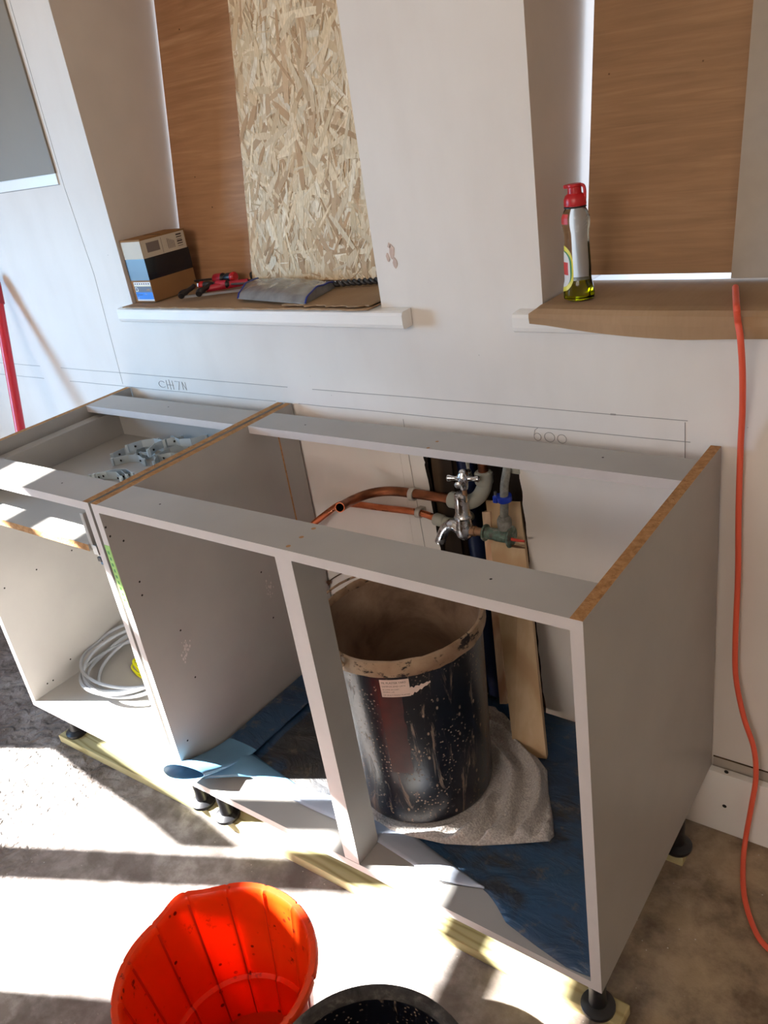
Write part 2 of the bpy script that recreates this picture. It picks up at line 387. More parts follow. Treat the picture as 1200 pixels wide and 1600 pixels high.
def smooth_path(P, sub):
    out = []
    n = len(P)
    for i in range(n-1):
        p0, p1, p2, p3 = P[max(i-1, 0)], P[i], P[i+1], P[min(i+2, n-1)]
        for k in range(sub):
            t = k/sub
            out.append(.5*((2*p1)+(-p0+p2)*t+(2*p0-5*p1+4*p2-p3)*t*t+(-p0+3*p1-3*p2+p3)*t**3))
    out.append(P[-1]); return out

def tag(o, label, cat, group=None, kind=None):
    o['label'] = label; o['category'] = cat
    if group: o['group'] = group
    if kind: o['kind'] = kind
    return o
def struct(o): o['kind'] = 'structure'; return o
def thing(name, label, cat, loc, group=None):
    o = bpy.data.objects.new(name, None); C.objects.link(o); o.empty_display_size = .05; o.location = loc
    return tag(o, label, cat, group)

_tx = {}
def text_polys(txt, size):
    k = (txt, size)
    if k not in _tx:
        cu = bpy.data.curves.new('txt', 'FONT'); cu.body = txt; cu.size = size; cu.resolution_u = 2
        o = bpy.data.objects.new('txt', cu); C.objects.link(o)
        dg = bpy.context.evaluated_depsgraph_get(); me = bpy.data.meshes.new_from_object(o.evaluated_get(dg))
        _tx[k] = ([v.co.copy() for v in me.vertices], [tuple(p.vertices) for p in me.polygons])
        bpy.data.objects.remove(o); bpy.data.curves.remove(cu); bpy.data.meshes.remove(me)
    return _tx[k]
def add_text(mb, txt, size, fn, m, wid=None):
    V, F = text_polys(txt, size)
    if not V: return
    w_ = max(v.x for v in V) or 1; k = (wid/w_) if wid else 1
    vs = [mb.bm.verts.new(fn(v.x*k, v.y)) for v in V]
    for f in F: mb.face([vs[i] for i in f], m)

# ------------------------------------------------------------------ dimensions
T = .018
W1, W2, D, GAP = 1.0185, .6138, .575, .0092
XA = -W1-GAP; XL = XA-W2           # right and left outside faces of the left cabinet
H = .72; FL = -.885; YW = .583; ZC = 1.95
RF = .0898; RB0, RB1 = .4233, .5105   # front rail depth, back rail from/to
ZB = -H+T

# ------------------------------------------------------------------ room shell
f = MB(); f.box(-4.2, 3.2, -3.8, 1.2, FL-.12, FL, M['floor']); struct(f.done('floor'))
f = MB(); f.prism([(-2.915, -3.8), (3.2, -3.8), (3.2, 1.2), (-3.515, 1.2)], ZC, ZC+.1, M['ceil']); struct(f.done('ceiling'))
f = MB(); f.box(2.6, 2.75, -3.8, YW, FL, ZC, M['wall']); struct(f.done('wall_right'))
f = MB()
for x0, x1, z0, z1 in ((-4.2, -1.0, FL, ZC), (.8, 2.75, FL, ZC), (-1.0, .8, FL, .95), (-1.0, .8, 1.75, ZC)): f.box(x0, x1, -3.8, -3.65, z0, z1, M['wall'])
struct(f.done('wall_front'))
f = MB()
for x0, x1, z0, z1 in ((-1.0, -.94, .95, 1.75), (.74, .8, .95, 1.75), (-.94, .74, .95, 1.0), (-.94, .74, 1.70, 1.75), (-.13, -.07, 1.0, 1.70)): f.box(x0, x1, -3.76, -3.70, z0, z1, M['gloss'])
struct(f.done('added_fill_window'))  # unseen frame and wall opening, added only to house the warm fill lamp

# wall behind the units with two window openings and the plumbing chase
OUT = 1.02
wx = (-1.517, -.691, -.323, .46); ZS, ZT = .198, 1.2
HX0, HX1, HZ0, HZ1, HD = -.70, -.34, -.80, -.05, .10
wb = MB(); w_ = M['wall']; rv = M['reveal']
def wallbox(x0, x1, z0, z1, y0=YW, y1=OUT): wb.box(x0, x1, y0, y1, z0, z1, rv, front=w_)
wallbox(-4.2, wx[0], ZS, ZC); wallbox(wx[1], wx[2], ZS, ZC); wallbox(wx[3], 2.75, ZS, ZC)
wallbox(wx[0], wx[1], ZT, ZC); wallbox(wx[2], wx[3], ZT, ZC)
wallbox(-4.2, HX0, FL, ZS); wallbox(HX1, 2.75, FL, ZS); wallbox(HX0, HX1, HZ1, ZS); wallbox(HX0, HX1, FL, HZ0)
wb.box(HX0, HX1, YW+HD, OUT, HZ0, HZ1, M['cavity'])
wall = struct(wb.done('wall_back'))
# ragged plasterboard edge around the chase
outer = [(HX0, HZ0), (HX1, HZ0), (HX1, HZ1), (HX0, HZ1)]
def jag(pts, a=.004, n=9):
    out = []
    for i in range(len(pts)):
        p, q = pts[i], pts[(i+1) % len(pts)]
        for k in range(n): out.append((p[0]+(q[0]-p[0])*k/n+random.uniform(-a, a), p[1]+(q[1]-p[1])*k/n+random.uniform(-a, a)))
    return out
ins = [(-.617, -.78), (-.381, -.78), (-.386, -.62), (-.389, -.45), (-.394, -.34), (-.397, -.18), (-.400, -.075), (-.634, -.075), (-.637, -.12), (-.628, -.25), (-.622, -.36)]
ins = jag(ins, .0022, 7)
pb = MB(); cx, cz = -.51, -.42
def proj_rect(p):
    dx, dz = p[0]-cx, p[1]-cz; s_ = min(abs((HX1-cx)/dx) if dx > 0 else abs((HX0-cx)/dx) if dx < 0 else 9, abs((HZ1-cz)/dz) if dz > 0 else abs((HZ0-cz)/dz) if dz < 0 else 9)
    return (cx+dx*s_, cz+dz*s_)
nI = len(ins); oi = [proj_rect(p) for p in ins]
vi = [pb.bm.verts.new((p[0], YW+.0005, p[1])) for p in ins]; vo = [pb.bm.verts.new((p[0], YW+.0005, p[1])) for p in oi]
vb = [pb.bm.verts.new((p[0], YW+.0125, p[1])) for p in ins]
for i in range(nI):
    j = (i+1) % nI
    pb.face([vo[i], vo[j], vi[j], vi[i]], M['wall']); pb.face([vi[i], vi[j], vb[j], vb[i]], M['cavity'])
# fill the corners the radial map leaves
for c_ in outer:
    k = min(range(nI), key=lambda i: (oi[i][0]-c_[0])**2+(oi[i][1]-c_[1])**2)
    for a_ in (k, (k-1) % nI):
        b_ = (a_+1) % nI
        if abs(oi[a_][0]-oi[b_][0]) > 1e-6 and abs(oi[a_][1]-oi[b_][1]) > 1e-6:
            pb.face([vo[a_], vo[b_], pb.bm.verts.new((c_[0], YW+.0005, c_[1]))], M['wall'])
pb.done('plasterboard_edge', wall)

# wall marks
def stroke(mb, pts, wd=.0009, y=YW-.0004, m=None):
    mb.tube([(p[0], y, p[1]) for p in pts], wd, m or M['pencil'], n=5, cap=True)
pl = MB()
for z, segs in ((.0385, ((-2.33, -2.07), (-1.956, -1.01), (-.93, -.06))), (-.002, ((-2.33, -2.07), (-1.93, -1.06), (-.984, -.055)))):
    for a_, b_ in segs: stroke(pl, [(a_+(b_-a_)*k/12, z+random.uniform(-.0006, .0006)) for k in range(13)], .0007)
stroke(pl, [(-.677, -.014), (-.676, -.114), (-.667, -.35)], .0006)
stroke(pl, [(-.0645, .035), (-.064, -.035)], .0008); stroke(pl, [(-.20, .0385), (-.19, .0385)], .0016)
stroke(pl, [(-1.664, .961), (-1.666, .544), (-1.648, .314), (-1.664, .005)], .0004)
stroke(pl, [(-1.683, .548), (-2.2, .545)], .0009)
pl.done('pencil_line', wall)
wr = MB()
def loop(cx_, cz_, rx, rz, a0=0, a1=2*PI, n=14): return [(cx_+rx*math.cos(a0+(a1-a0)*k/n), cz_+rz*math.sin(a0+(a1-a0)*k/n)) for k in range(n+1)]
b0 = at(840, 681, 'y', YW)
for q in (loop(b0.x, b0.z-.002, .0075, .008)+[], [(b0.x-.0075, b0.z), (b0.x-.005, b0.z+.012), (b0.x+.003, b0.z+.018)], loop(b0.x+.026, b0.z, .011, .010), loop(b0.x+.052, b0.z-.001, .0095, .009)): stroke(wr, q, .0006)
b1 = at(250, 600, 'y', YW)
for q in (loop(b1.x+.01, b1.z, .014, .009, .7, 5.6), [(b1.x+.03, b1.z-.012), (b1.x+.03, b1.z+.013)], [(b1.x+.043, b1.z-.013), (b1.x+.043, b1.z+.015)], [(b1.x+.03, b1.z), (b1.x+.058, b1.z)], [(b1.x+.055, b1.z-.012), (b1.x+.055, b1.z+.013)],
          [(b1.x+.066, b1.z+.012), (b1.x+.085, b1.z+.012), (b1.x+.075, b1.z-.012)], [(b1.x+.095, b1.z-.01), (b1.x+.095, b1.z+.012), (b1.x+.108, b1.z-.01), (b1.x+.108, b1.z+.012)]): stroke(wr, q, .0007)
wr.done('pencil_writing', wall)
sc = MB()
for px, py, rx, rz in ((612, 392, .008, .016), (606, 402, .005, .010), (618, 412, .006, .012), (608, 384, .004, .006)):
    p = at(px, py, 'y', YW); n = 11
    sc.prism([(p.x+rx*math.cos(2*PI*k/n)*random.uniform(.5, 1.1), -p.z-rz*math.sin(2*PI*k/n)*random.uniform(.6, 1.1)) for k in range(n)], -YW+.0004-.001, -YW+.001, M['scuff'], Matrix(((1, 0, 0, 0), (0, 0, -1, 0), (0, -1, 0, 0), (0, 0, 0, 1))))
sc.done('plaster_scuff', wall)
# bottom edge of the boarding: a shadow gap and rough strip above the plinth
cr = MB(); cr.box(.002, 1.4, YW-.003, YW-.0003, -.7000, -.6985, M['stud']); cr.box(.002, 1.4, YW-.002, YW-.0002, -.735, -.7005, M['greyboard']); cr.done('board_joint', wall)

# left wall, slightly skew, with the tall glazed opening the sun comes through
Mk = -.12; Ul = math.sqrt(1+Mk*Mk); UX, UY = Mk/Ul, 1/Ul
mw = Matrix(((UX, -UY, 0, -3.2), (UY, UX, 0, -1.0), (0, 0, 1, 0), (0, 0, 0, 1)))   # local: x=u, y=outwards, z
lw = MB()
def lbox(u0, u1, z0, z1, y0=0, y1=.12, m=None): lw.box(u0, u1, y0, y1, z0, z1, m or M['wall'], mat=mw)
PA, PB = (-.118, .237), (-.49, -.219)
LZ0, LZ1 = -.45, 1.515
lbox(.50, 1.75, FL, ZC); lbox(-2.9, -.75, FL, ZC); lbox(-.75, .50, FL, -.70); lbox(-.75, .50, 1.75, ZC)
struct(lw.done('wall_left'))
wf = MB()
def fbox(u0, u1, z0, z1, y0=.0, y1=.012): wf.box(u0, u1, y0, y1, z0, z1, M['gloss'], mat=mw)
fbox(PB[1], PA[0], LZ0, LZ1); fbox(PB[0], PA[1], 1.325, 1.415)
fbox(-.76, PB[0], -.71, 1.76); fbox(PA[1], .51, -.71, 1.76); fbox(PB[0], PA[1], -.71, LZ0); fbox(PB[0], PA[1], LZ1, 1.76)
w1 = struct(wf.done('window_1'))
# unseen strip added across the left pane, shaped to cast the diagonal floor shadow
br = MB(); br.prism([(.237, .36), (.237, .50), (.09, .70), (-.03, .85), (-.118, .955), (-.118, .825), (-.008, .69), (.106, .53)], 0, .02, M['timber'],
    mw @ Matrix(((1, 0, 0, 0), (0, 0, 1, .035), (0, 1, 0, 0), (0, 0, 0, 1))))
tag(br.done('added_shadow_strip'), 'unseen strip added across the left window to cast the diagonal floor shadow', 'plank')

# window boards ---------------------------------------------------------
LEAN = math.atan(.177)
def lean(y0, z0): return Matrix.Translation((0, y0, z0)) @ Matrix.Rotation(-LEAN, 4, 'X')
b = MB(); b.box(-1.509, -.75, 0, .009, 0, .95, M['plywood']); o = b.done('plywood_board'); o.matrix_world = lean(.768, .246)
tag(o, 'brown plywood sheet boarding the left window behind the strand board', 'board')
b = MB(); b.box(-.306, .44, 0, .009, 0, .93, M['ply2']); o = b.done('plywood_board'); o.matrix_world = lean(.738, .257)
tag(o, 'pale brown plywood sheet boarding the right window behind the bottle', 'board')
b = MB(); b.box(-.034, .45, -.014, -.0015, -.009, .93, M['greyboard']); o = b.done('grey_board'); o.matrix_world = lean(.738, .257)
tag(o, 'grey board covering the right side of the right window', 'board')

# OSB: board with individual strands pressed in its face
b = MB(); ox0, ox1, oz1 = -1.225, -.6925, .92
b.box(ox0, ox1, -.0175, -.0015, .004, oz1, M['osb'])
rs = random.Random(11); cols = []
nb = len(b.bm.faces)
for i in range(4200):
    L_, Wd = rs.uniform(.035, .12), rs.uniform(.005, .018)
    if rs.random() < .45: L_, Wd = rs.uniform(.02, .07), rs.uniform(.001, .004)
    x, z = rs.uniform(ox0-.01, ox1+.01), rs.uniform(0, oz1+.01); a_ = rs.gauss(PI/2, .55) if rs.random() < .75 else rs.uniform(0, PI)
    ca, sa = math.cos(a_), math.sin(a_); yy = -.0177-i*.00000045; vs = []
    for u_, v_ in ((-.5, -.5+rs.uniform(0, .3)), (-.2, -.5), (.3, -.5), (.5, -.3+rs.uniform(-.2, .3)), (.48, .5-rs.uniform(0, .5)), (.1, .5), (-.35, .5), (-.5, .4)):
        X, Z = x+u_*L_*ca-v_*Wd*sa, z+u_*L_*sa+v_*Wd*ca
        vs.append(b.bm.verts.new((min(max(X, ox0), ox1), yy, min(max(Z, .004), oz1))))
    b.face(vs, M['osb'])
o = b.done('strand_board'); me = o.data
ca_ = me.color_attributes.new('strand', 'FLOAT_COLOR', 'CORNER')
pal = [srgb(238, 218, 184), srgb(232, 208, 172), srgb(224, 200, 162), srgb(246, 230, 202), srgb(212, 184, 146), srgb(236, 214, 180), srgb(234, 212, 176), srgb(202, 170, 134), srgb(186, 150, 112)]
for p in me.polygons:
    c = list(rs.choice(pal)); k = rs.uniform(.78, 1.08)
    for li in p.loop_indices: ca_.data[li].color = (c[0]*k, c[1]*k, c[2]*k, 1)
o.matrix_world = lean(.768, .246) @ Matrix.Rotation(0, 4, 'Y')
tag(o, 'pale oriented strand board leaning in the left window', 'board')

# grey panel on the wall at far left
b = MB(); b.box(-2.45, -1.681, YW-.006, YW-.0005, .576, 1.5, M['greypanel'])
tag(b.done('wall_panel'), 'flat grey panel fixed to the wall at the upper left', 'panel')
b = MB(); b.box(-2.45, -1.683, YW-.004, YW-.0005, .549, .5755, M['gloss'])
tag(b.done('wall_batten'), 'thin white batten along the bottom edge of the grey wall panel', 'batten')

# sills ------------------------------------------------------------------
def sill(n, x0, x1, xi0, xi1):
    b = MB()
    prof = [(YW-.002, .198), (.556, .196), (.550, .199), (.5475, .206), (.5475, .224), (.550, .230), (.556, .2325), (YW-.001, .2325)]
    v = [[b.bm.verts.new((x, p[0], p[1])) for p in prof] for x in (x0, x1)]
    for i in range(len(prof)-1): b.face([v[0][i], v[1][i], v[1][i+1], v[0][i+1]], M['gloss'])
    b.face(v[0], M['gloss']); b.face(v[1][::-1], M['gloss']); b.face([v[0][0], v[0][-1], v[1][-1], v[1][0]], M['gloss'])
    b.box(xi0, xi1, YW-.001, .98, .198, .2325, M['gloss'])
    return struct(b.done(n))
sill('trim_1', -1.545, -.617, wx[0]+.001, wx[1]-.001); sill('trim_2', -.369, .52, wx[2]+.001, wx[3]-.001)

# cardboard on the sills
def wavy_sheet(x0, x1, y0, y1, z, nx, ny, th, m, edge=0, amp=.002, drop=0, seed=1):
    b = MB(); rr = random.Random(seed); top, bot = [], []
    fe = [rr.uniform(-edge, edge) for _ in range(nx+1)]
    for i in range(nx+1):
        X = x0+(x1-x0)*i/nx; ra, rb = [], []
        ys = [y0+fe[i]+(y1-y0)*j/ny for j in range(ny+1)]
        col_ = []
        if drop:
            for k in range(4): col_.append((y0+.002*math.cos(k), z-drop*(1-k/4.)*(1+.12*math.sin(3*X+1)) ))
        for j, Y in enumerate(ys): col_.append((Y, z+amp*mnoise.noise(Vector((X*7, Y*9, seed)))))
        for (Y, Z) in col_: ra.append((X, Y, Z+th)); rb.append((X, Y+(.0 if Z > z-.004 else th), Z))
        top.append(ra); bot.append(rb)
    b.grid(top, m); b.grid([r[::-1] for r in bot], m)
    def strip(a, c): b.grid([a, c], m, smooth=False)
    strip([r[0] for r in top], [r[0] for r in bot]); strip([r[-1] for r in top], [r[-1] for r in bot]); strip(top[0], bot[0]); strip(top[-1], bot[-1])
    return b
cdb = wavy_sheet(-1.513, -.705, .548, .765, .2345, 40, 8, .003, M['card'], .004, .0022, seed=3)
tag(cdb.done('cardboard_sheet'), 'torn brown cardboard lying under the tools on the left sill', 'cardboard')
cdb = wavy_sheet(-.95, -.705, .556, .755, .2405, 20, 8, .003, M['card'], .007, .0012, seed=5)
tag(cdb.done('cardboard_sheet'), 'short torn cardboard layer on top at the right end of the left sill', 'cardboard')
# right sill: cardboard folded down over the nosing
b = MB(); rows = []
for i in range(41):
    t_ = i/40; X = -.318+t_*.80
    dr = .020+.020*min(1, t_*3)+.004*math.sin(9*t_); r_ = []
    for (Y, Z) in ((.5405, .236-dr), (.5385, .236-dr*.45), (.5395, .2335), (.546, .2405), (.565, .2425), (.60, .2420), (.66, .2425), (.70, .2420), (.752, .2425)):
        xs = X if i else X+(.0 if Z > .235 else -.012)
        r_.append((xs, Y+.0012*math.sin(17*X), Z+.0018*mnoise.noise(Vector((X*8, Y*10, 2)))))
    rows.append(r_)
b.grid(rows, M['card'], smooth=False); o = b.done('cardboard_sheet'); so_ = o.modifiers.new('thick', 'SOLIDIFY'); so_.thickness = .003; so_.offset = 0
tag(o, 'brown cardboard folded over the front of the right window sill', 'cardboard')

# ------------------------------------------------------------------ cabinets
bd, chp, edg = M['board'], M['chip'], M['edge']
def foot(parent, x, y):
    b = MB(); zt, zb = -H-.0005, -.8595
    b.lathe([(0, 0), (.029, 0), (.030, .003), (.030, .009), (.024, .013), (.016, .016), (.0145, .05), (.0155, .052), (.0155, .085), (.013, .09), (.013, .125), (.027, .128), (.027, -zb+zt), (0, -zb+zt)], (x, y, zb), M['black'], n=28)
    b.done('foot', parent)
def hole(parent, p, nrm, r, m=None, name='screw_hole'):
    b = MB(); disc(b, p, nrm, r, m or M['hole']); return b.done(name, parent)
def panel(name, parent, x0, x1, y0, y1, z0, z1, top=None, front=None):
    b = MB(); b.box(x0, x1, y0, y1, z0, z1, bd, top=top, front=front); return b.done(name, parent)
def disc(mb, p, nrm, r, m, n=10):
    """shallow drilled hole drawn as a tiny recessed ring on the surface"""
    nrm = Vector(nrm); q = Vector((0, 0, 1)).rotation_difference(nrm)
    mb.face([mb.bm.verts.new(Vector(p)+nrm*.0003+q@Vector((r*math.cos(2*PI*k/n), r*math.sin(2*PI*k/n), 0))) for k in range(n)], m)

cabB = thing('kitchen_cabinet', 'wide grey open base cabinet with no top holding the plaster bucket', 'cabinet', (-W1/2, .28, FL+.025))
sp = panel('side_panel', cabB, -T, 0, 0, D, -H, 0, chp, edg)
panel('side_panel', cabB, -W1, -W1+T, 0, D, -H, 0, chp, edg)
panel('base_panel', cabB, -W1+T, -T, 0, .555, -H, ZB, None, edg)
fr = panel('front_rail', cabB, -W1+T, -T, 0, RF, -T, 0, None, edg)
brl = panel('back_rail', cabB, -W1+T, -T, RB0, RB1, -T, 0, None, edg)
panel('centre_post', cabB, -.530, -.494, .0005, .064, ZB, -T, None, edg)
for px, py in ((250, 788), (767, 905)): hole(fr, at(px, py, 'z', 0), (0, 0, 1), .0022, M['hole'])
for px, py in ((490, 826), (471, 839.5), (450.5, 853.5)): hole(fr, at(px, py, 'z', 0), (0, 0, 1), .0042, M['holebrown'])
for px, py in ((477, 664), (942, 715)): hole(brl, at(px, py, 'z', 0), (0, 0, 1), .0022, M['hole'])
for px, py in ((683, 690), (669, 700)): hole(brl, at(px, py, 'z', 0), (0, 0, 1), .0036, M['holebrown'])
spL = [c for c in cabB.children if c.name.startswith('side_panel')][1]
for px, py in ((165, 824), (172, 838), (193, 845), (218, 909), (222, 930), (282, 985), (305, 1058), (293, 1157), (408, 894), (427, 965)):
    hole(spL, at(px, py, 'x', -W1+T), (1, 0, 0), .0024, None, 'shelf_pin_hole')
gr = MB(); gr.box(-W1+T-.001, -W1+T+.0004, .508, .5125, ZB, -.0005, chp)
gr.done('back_groove', [c for c in cabB.children if c.name.startswith('side_panel')][1])
rs = random.Random(4)
for px, py, n_, sp_ in ((290, 1013, 34, 9), (420, 920, 22, 7)):
    sm = MB()
    for _ in range(n_):
        p = at(px+rs.gauss(0, sp_*.4), py+rs.gauss(0, sp_), 'x', -W1+T); k = rs.randint(4, 6)
        q0 = rs.uniform(0, 6); r_ = rs.uniform(.0015, .0045)
        sm.face([sm.bm.verts.new((p.x+.0004, p.y+r_*.6*math.cos(q0+2*PI*i/k), p.z+r_*math.sin(q0+2*PI*i/k))) for i in range(k)], M['edge'])
    sm.done('paint_smear', spL)
gt = MB(); gt.box(-W1+.001, -W1+T-.0005, -.0008, 0, -.238, -.092, M['green'])
for k in range(9): gt.box(-W1+.005+.001*(k % 2), -W1+.011, -.0010, -.0007, -.112-k*.014, -.105-k*.014, M['labelgreen'])
gt.done('green_tape', cabB)
for x, y in ((-.970, .055), (-.036, .059), (-.970, .458), (-.031, .458), (-.51, .47)): foot(cabB, x, y)

cabA = thing('kitchen_cabinet', 'grey base cabinet with a shallow drawer next to the wide open one', 'cabinet', (XL+W2/2, .28, FL+.025))
pA = panel('side_panel', cabA, XL, XL+T, 0, D, -H, 0, chp, edg)
panel('side_panel', cabA, XA-T, XA, 0, D, -H, 0, chp, edg)
panel('base_panel', cabA, XL+T, XA-T, 0, .5555, -H, ZB, None, edg)
frA = panel('front_rail', cabA, XL+T, XA-T, 0, RF, -T, 0, None, edg)
brA = panel('back_rail', cabA, XL+T, XA-T, RB0, RB1, -T, 0, None, edg)
panel('back_panel', cabA, XL+T, XA-T, .514, .522, ZB, -.02)
hole(frA, at(97, 755, 'z', 0), (0, 0, 1), .0022); hole(brA, at(263, 636, 'z', 0), (0, 0, 1), .0022)
for px, py in ((57, 890), (7, 919), (83, 1063), (74, 1068), (110, 1030), (160, 1000), (112, 860), (121, 855)):
    hole(pA, at(px, py, 'x', XL+T), (1, 0, 0), .0024, None, 'shelf_pin_hole')
# drawer box: raw chipboard base edge, metal sides, back
b = MB(); b.box(-1.574, -1.072, -.004, .480, -.116, -.100, bd, front=chp); dr = b.done('drawer', cabA)
for s_, xo, xi in ((0, -1.612, -1.574), (1, -1.060, -1.072)):
    b = MB(); a0, a1 = min(xo, xi), max(xo, xi)
    b.box(a0, a1, .0, .488, -.112, -.030, bd, bev=.0015)
    if s_ == 0: b.box(-1.6225, -1.612, .0, .488, -.112, -.055, bd)
    b.done('drawer_side', dr)
b = MB(); b.box(-1.574, -1.072, .4805, .492, -.112, -.026, bd); b.done('drawer_back', dr)
for xo, xi in ((-1.6225, -1.604), (-1.064, -1.0465)):
    b = MB(); b.box(xo, xi, .004, .46, -.130, -.118, M['steel'], bev=.001); b.box(xo+.003, xi-.003, .0, .03, -.139, -.130, M['black'])
    b.tube([((xo+xi)/2, .006, -.142), ((xo+xi)/2, .02, -.150)], .007, M['black'], n=10)
    b.box(xo, xi, -.002, .012, -.122, -.100, M['steel'], bev=.001); b.done('drawer_runner', dr)
for x, y in ((-1.605, .068), (-1.059, .058), (-1.605, .458), (-1.059, .458)): foot(cabA, x, y)

# brackets in the drawer
def bracket_mesh(seed):
    rr = random.Random(seed); b = MB(); pts = [Vector((-.045, -.008)), Vector((-.016, .012)), Vector((.016, .012)), Vector((.045, -.008))]
    h_ = .020; t_ = .0013
    for i in range(3):
        p, q = pts[i], pts[i+1]; n_ = (q-p).normalized(); nn = Vector((-n_.y, n_.x))*t_
        vs = [b.bm.verts.new((a.x, a.y, z)) for z in (0, h_) for a in (p, q, q+nn, p+nn)]
        for f_ in ((0, 1, 2, 3), (7, 6, 5, 4), (0, 4, 5, 1), (1, 5, 6, 2), (2, 6, 7, 3), (3, 7, 4, 0)): b.face([vs[k] for k in f_], M['bracket'])
    b.box(-.052, -.045, -.012, -.0065, 0, h_, M['bracket']); b.box(.045, .052, -.012, -.0065, 0, h_, M['bracket'])
    for sx_ in (-.03, .03): disc(b, (sx_, -.0005, h_*.5), (0, -1, 0), .003, M['hole'])
    return b
proto = bracket_mesh(1).done('metal_bracket')
spots = [(-1.405, .375, 0, 55, 'bent grey metal bracket at the left end of the pile in the drawer'), (-1.350, .330, 0, 15, 'bent grey metal bracket at the front of the pile in the drawer'), (-1.370, .395, .0, 100, 'bent grey metal bracket standing in the middle of the pile'),
         (-1.300, .355, 0, -20, 'bent grey metal bracket in the middle of the pile beside the cabinet side'), (-1.335, .430, 0, 170, 'bent grey metal bracket at the back of the pile touching the drawer back'), (-1.270, .415, 0, 60, 'bent grey metal bracket right of the middle of the pile'), (-1.240, .375, 0, 10, 'bent grey metal bracket at the front edge of the pile by the raw panel edge'), (-1.205, .450, 0, 130, 'bent grey metal bracket at the back right corner of the pile'), (-1.290, .395, .021, 80, 'bent grey metal bracket resting on top in the middle of the pile'), (-1.250, .440, .021, 200, 'bent grey metal bracket resting on top at the right of the pile'), (-1.17, .42, 0, 30, 'bent grey metal bracket farthest right, half hidden by the panel edge'), (-1.345, .385, .021, 35, 'bent grey metal bracket resting on top at the left of the pile')]
for i, (x, y, dz, a_, lb) in enumerate(spots):
    o = proto if i == 0 else proto.copy()
    if i: C.objects.link(o)
    o.location = (x, y, -.0997+dz); o.rotation_euler = (0, 0, math.radians(a_))
    tag(o, lb or 'bent grey metal bracket in the right part of the pile in the drawer', 'bracket', 'metal brackets piled in the drawer')
for i in range(3):
    o = proto.copy(); C.objects.link(o); o.location = (-1.315+i*.006, .235+i*.010, -.0997); o.rotation_euler = (0, 0, math.radians(12+3*i))
    tag(o, 'bent grey metal bracket, %s of three nested behind the front rail' % ('nearest the rail', 'middle one', 'farthest back')[i], 'bracket', 'nested brackets behind the front rail')

# cables in the left cabinet
b = MB(); rs = random.Random(5); pts = []
cxp = Vector((-1.455, .215, 0))
for k in range(0, 5*26):
    a_ = 2*PI*k/26+.4; lp = k//26; r_ = .115+.014*math.sin(k*.37)+.006*lp
    pts.append(Vector((cxp.x+r_*math.cos(a_)*1.15+.010*math.sin(lp*2.1), cxp.y+r_*math.sin(a_)*.95+.012*math.cos(lp*1.7), ZB+.007+.006*lp+.012*(1+math.sin(a_*1.0+lp*1.3))+(.055*max(0, math.sin(a_)) if lp in (1, 3) else .01*max(0, math.sin(a_)))))) 
b.tube(pts, .0047, M['cable'], n=8, sub=2)
b.tube([pts[-1], pts[-1]+Vector((.03, -.03, -.01)), pts[-1]+Vector((.02, -.10, -.03))], .0047, M['cable'], n=8, sub=4)
tag(b.done('coiled_cable'), 'loose coil of grey electrical cable in the left cabinet', 'cable')
b = MB(); pts = []
for k in range(4*20):
    a_ = 2*PI*k/20; lp = k//20; r_ = .036+.003*math.sin(k*.8)
    pts.append(Vector((-1.425+r_*1.3*math.cos(a_), .228+r_*.7*math.sin(a_)+.004*lp, ZB+.006+.005*lp+.010*math.sin(a_+1)**2)))
b.tube(pts, .0028, M['yellow'], n=7, sub=2); tag(b.done('coiled_cable'), 'small bright yellow hank of cable inside the grey coil', 'cable')

# battens under the feet
def batten(name, lb, P, z0, z1, grp=None):
    b = MB(); b.prism(P, z0, z1, M['timber']); es = [e for e in b.bm.edges]
    bmesh.ops.bevel(b.bm, geom=es, offset=.003, segments=2, affect='EDGES', profile=.6)
    return tag(b.done(name), lb, 'batten', grp)
batten('timber_batten', 'long treated timber batten under the front feet of both cabinets', [(-1.652, .034), (-.9, .044), (0.008, .046), (0.010, .090), (-.9, .094), (-1.648, .090)], FL, -.860)
batten('timber_batten', 'treated timber batten under the back feet beside the wall', [(-1.64, .436), (-.012, .434), (-.011, .487), (-1.64, .489)], FL, -.860)

# plinth board leaning on the wall
b = MB(); b.box(-.06, 1.2, YW-.022, YW-.005, FL, -.722, M['gloss'], bev=.001); o = b.done('plinth_board')
tag(o, 'white plinth board with two screw holes standing against the wall', 'plinth')
for px, py in ((1135, 1206), (1132, 1259.5)): hole(o, at(px, py, 'y', YW-.022), (0, -1, 0), .0045)

# ------------------------------------------------------------------ plumbing in the chase
b = MB(); b.box(-.632, -.578, YW+.02, YW+.075, -.78, -.055, M['stud']); tag(b.done('wall_stud'), 'dark timber stud in the left side of the wall chase', 'stud')
b = MB(); b.tube([(-.548, YW+.055, -.80), (-.553, YW+.055, -.45), (-.566, YW+.055, -.055)], .021, M['navy'], n=20); tag(b.done('water_pipe'), 'dark navy blue pipe rising inside the wall chase', 'pipe')
b = MB(); b.box(-.535, -.40, YW+.07, YW+.09, -.78, -.055, M['stud']); tag(b.done('backing_board'), 'brown timber board at the back of the wall chase', 'board')
Y2 = YW-.018
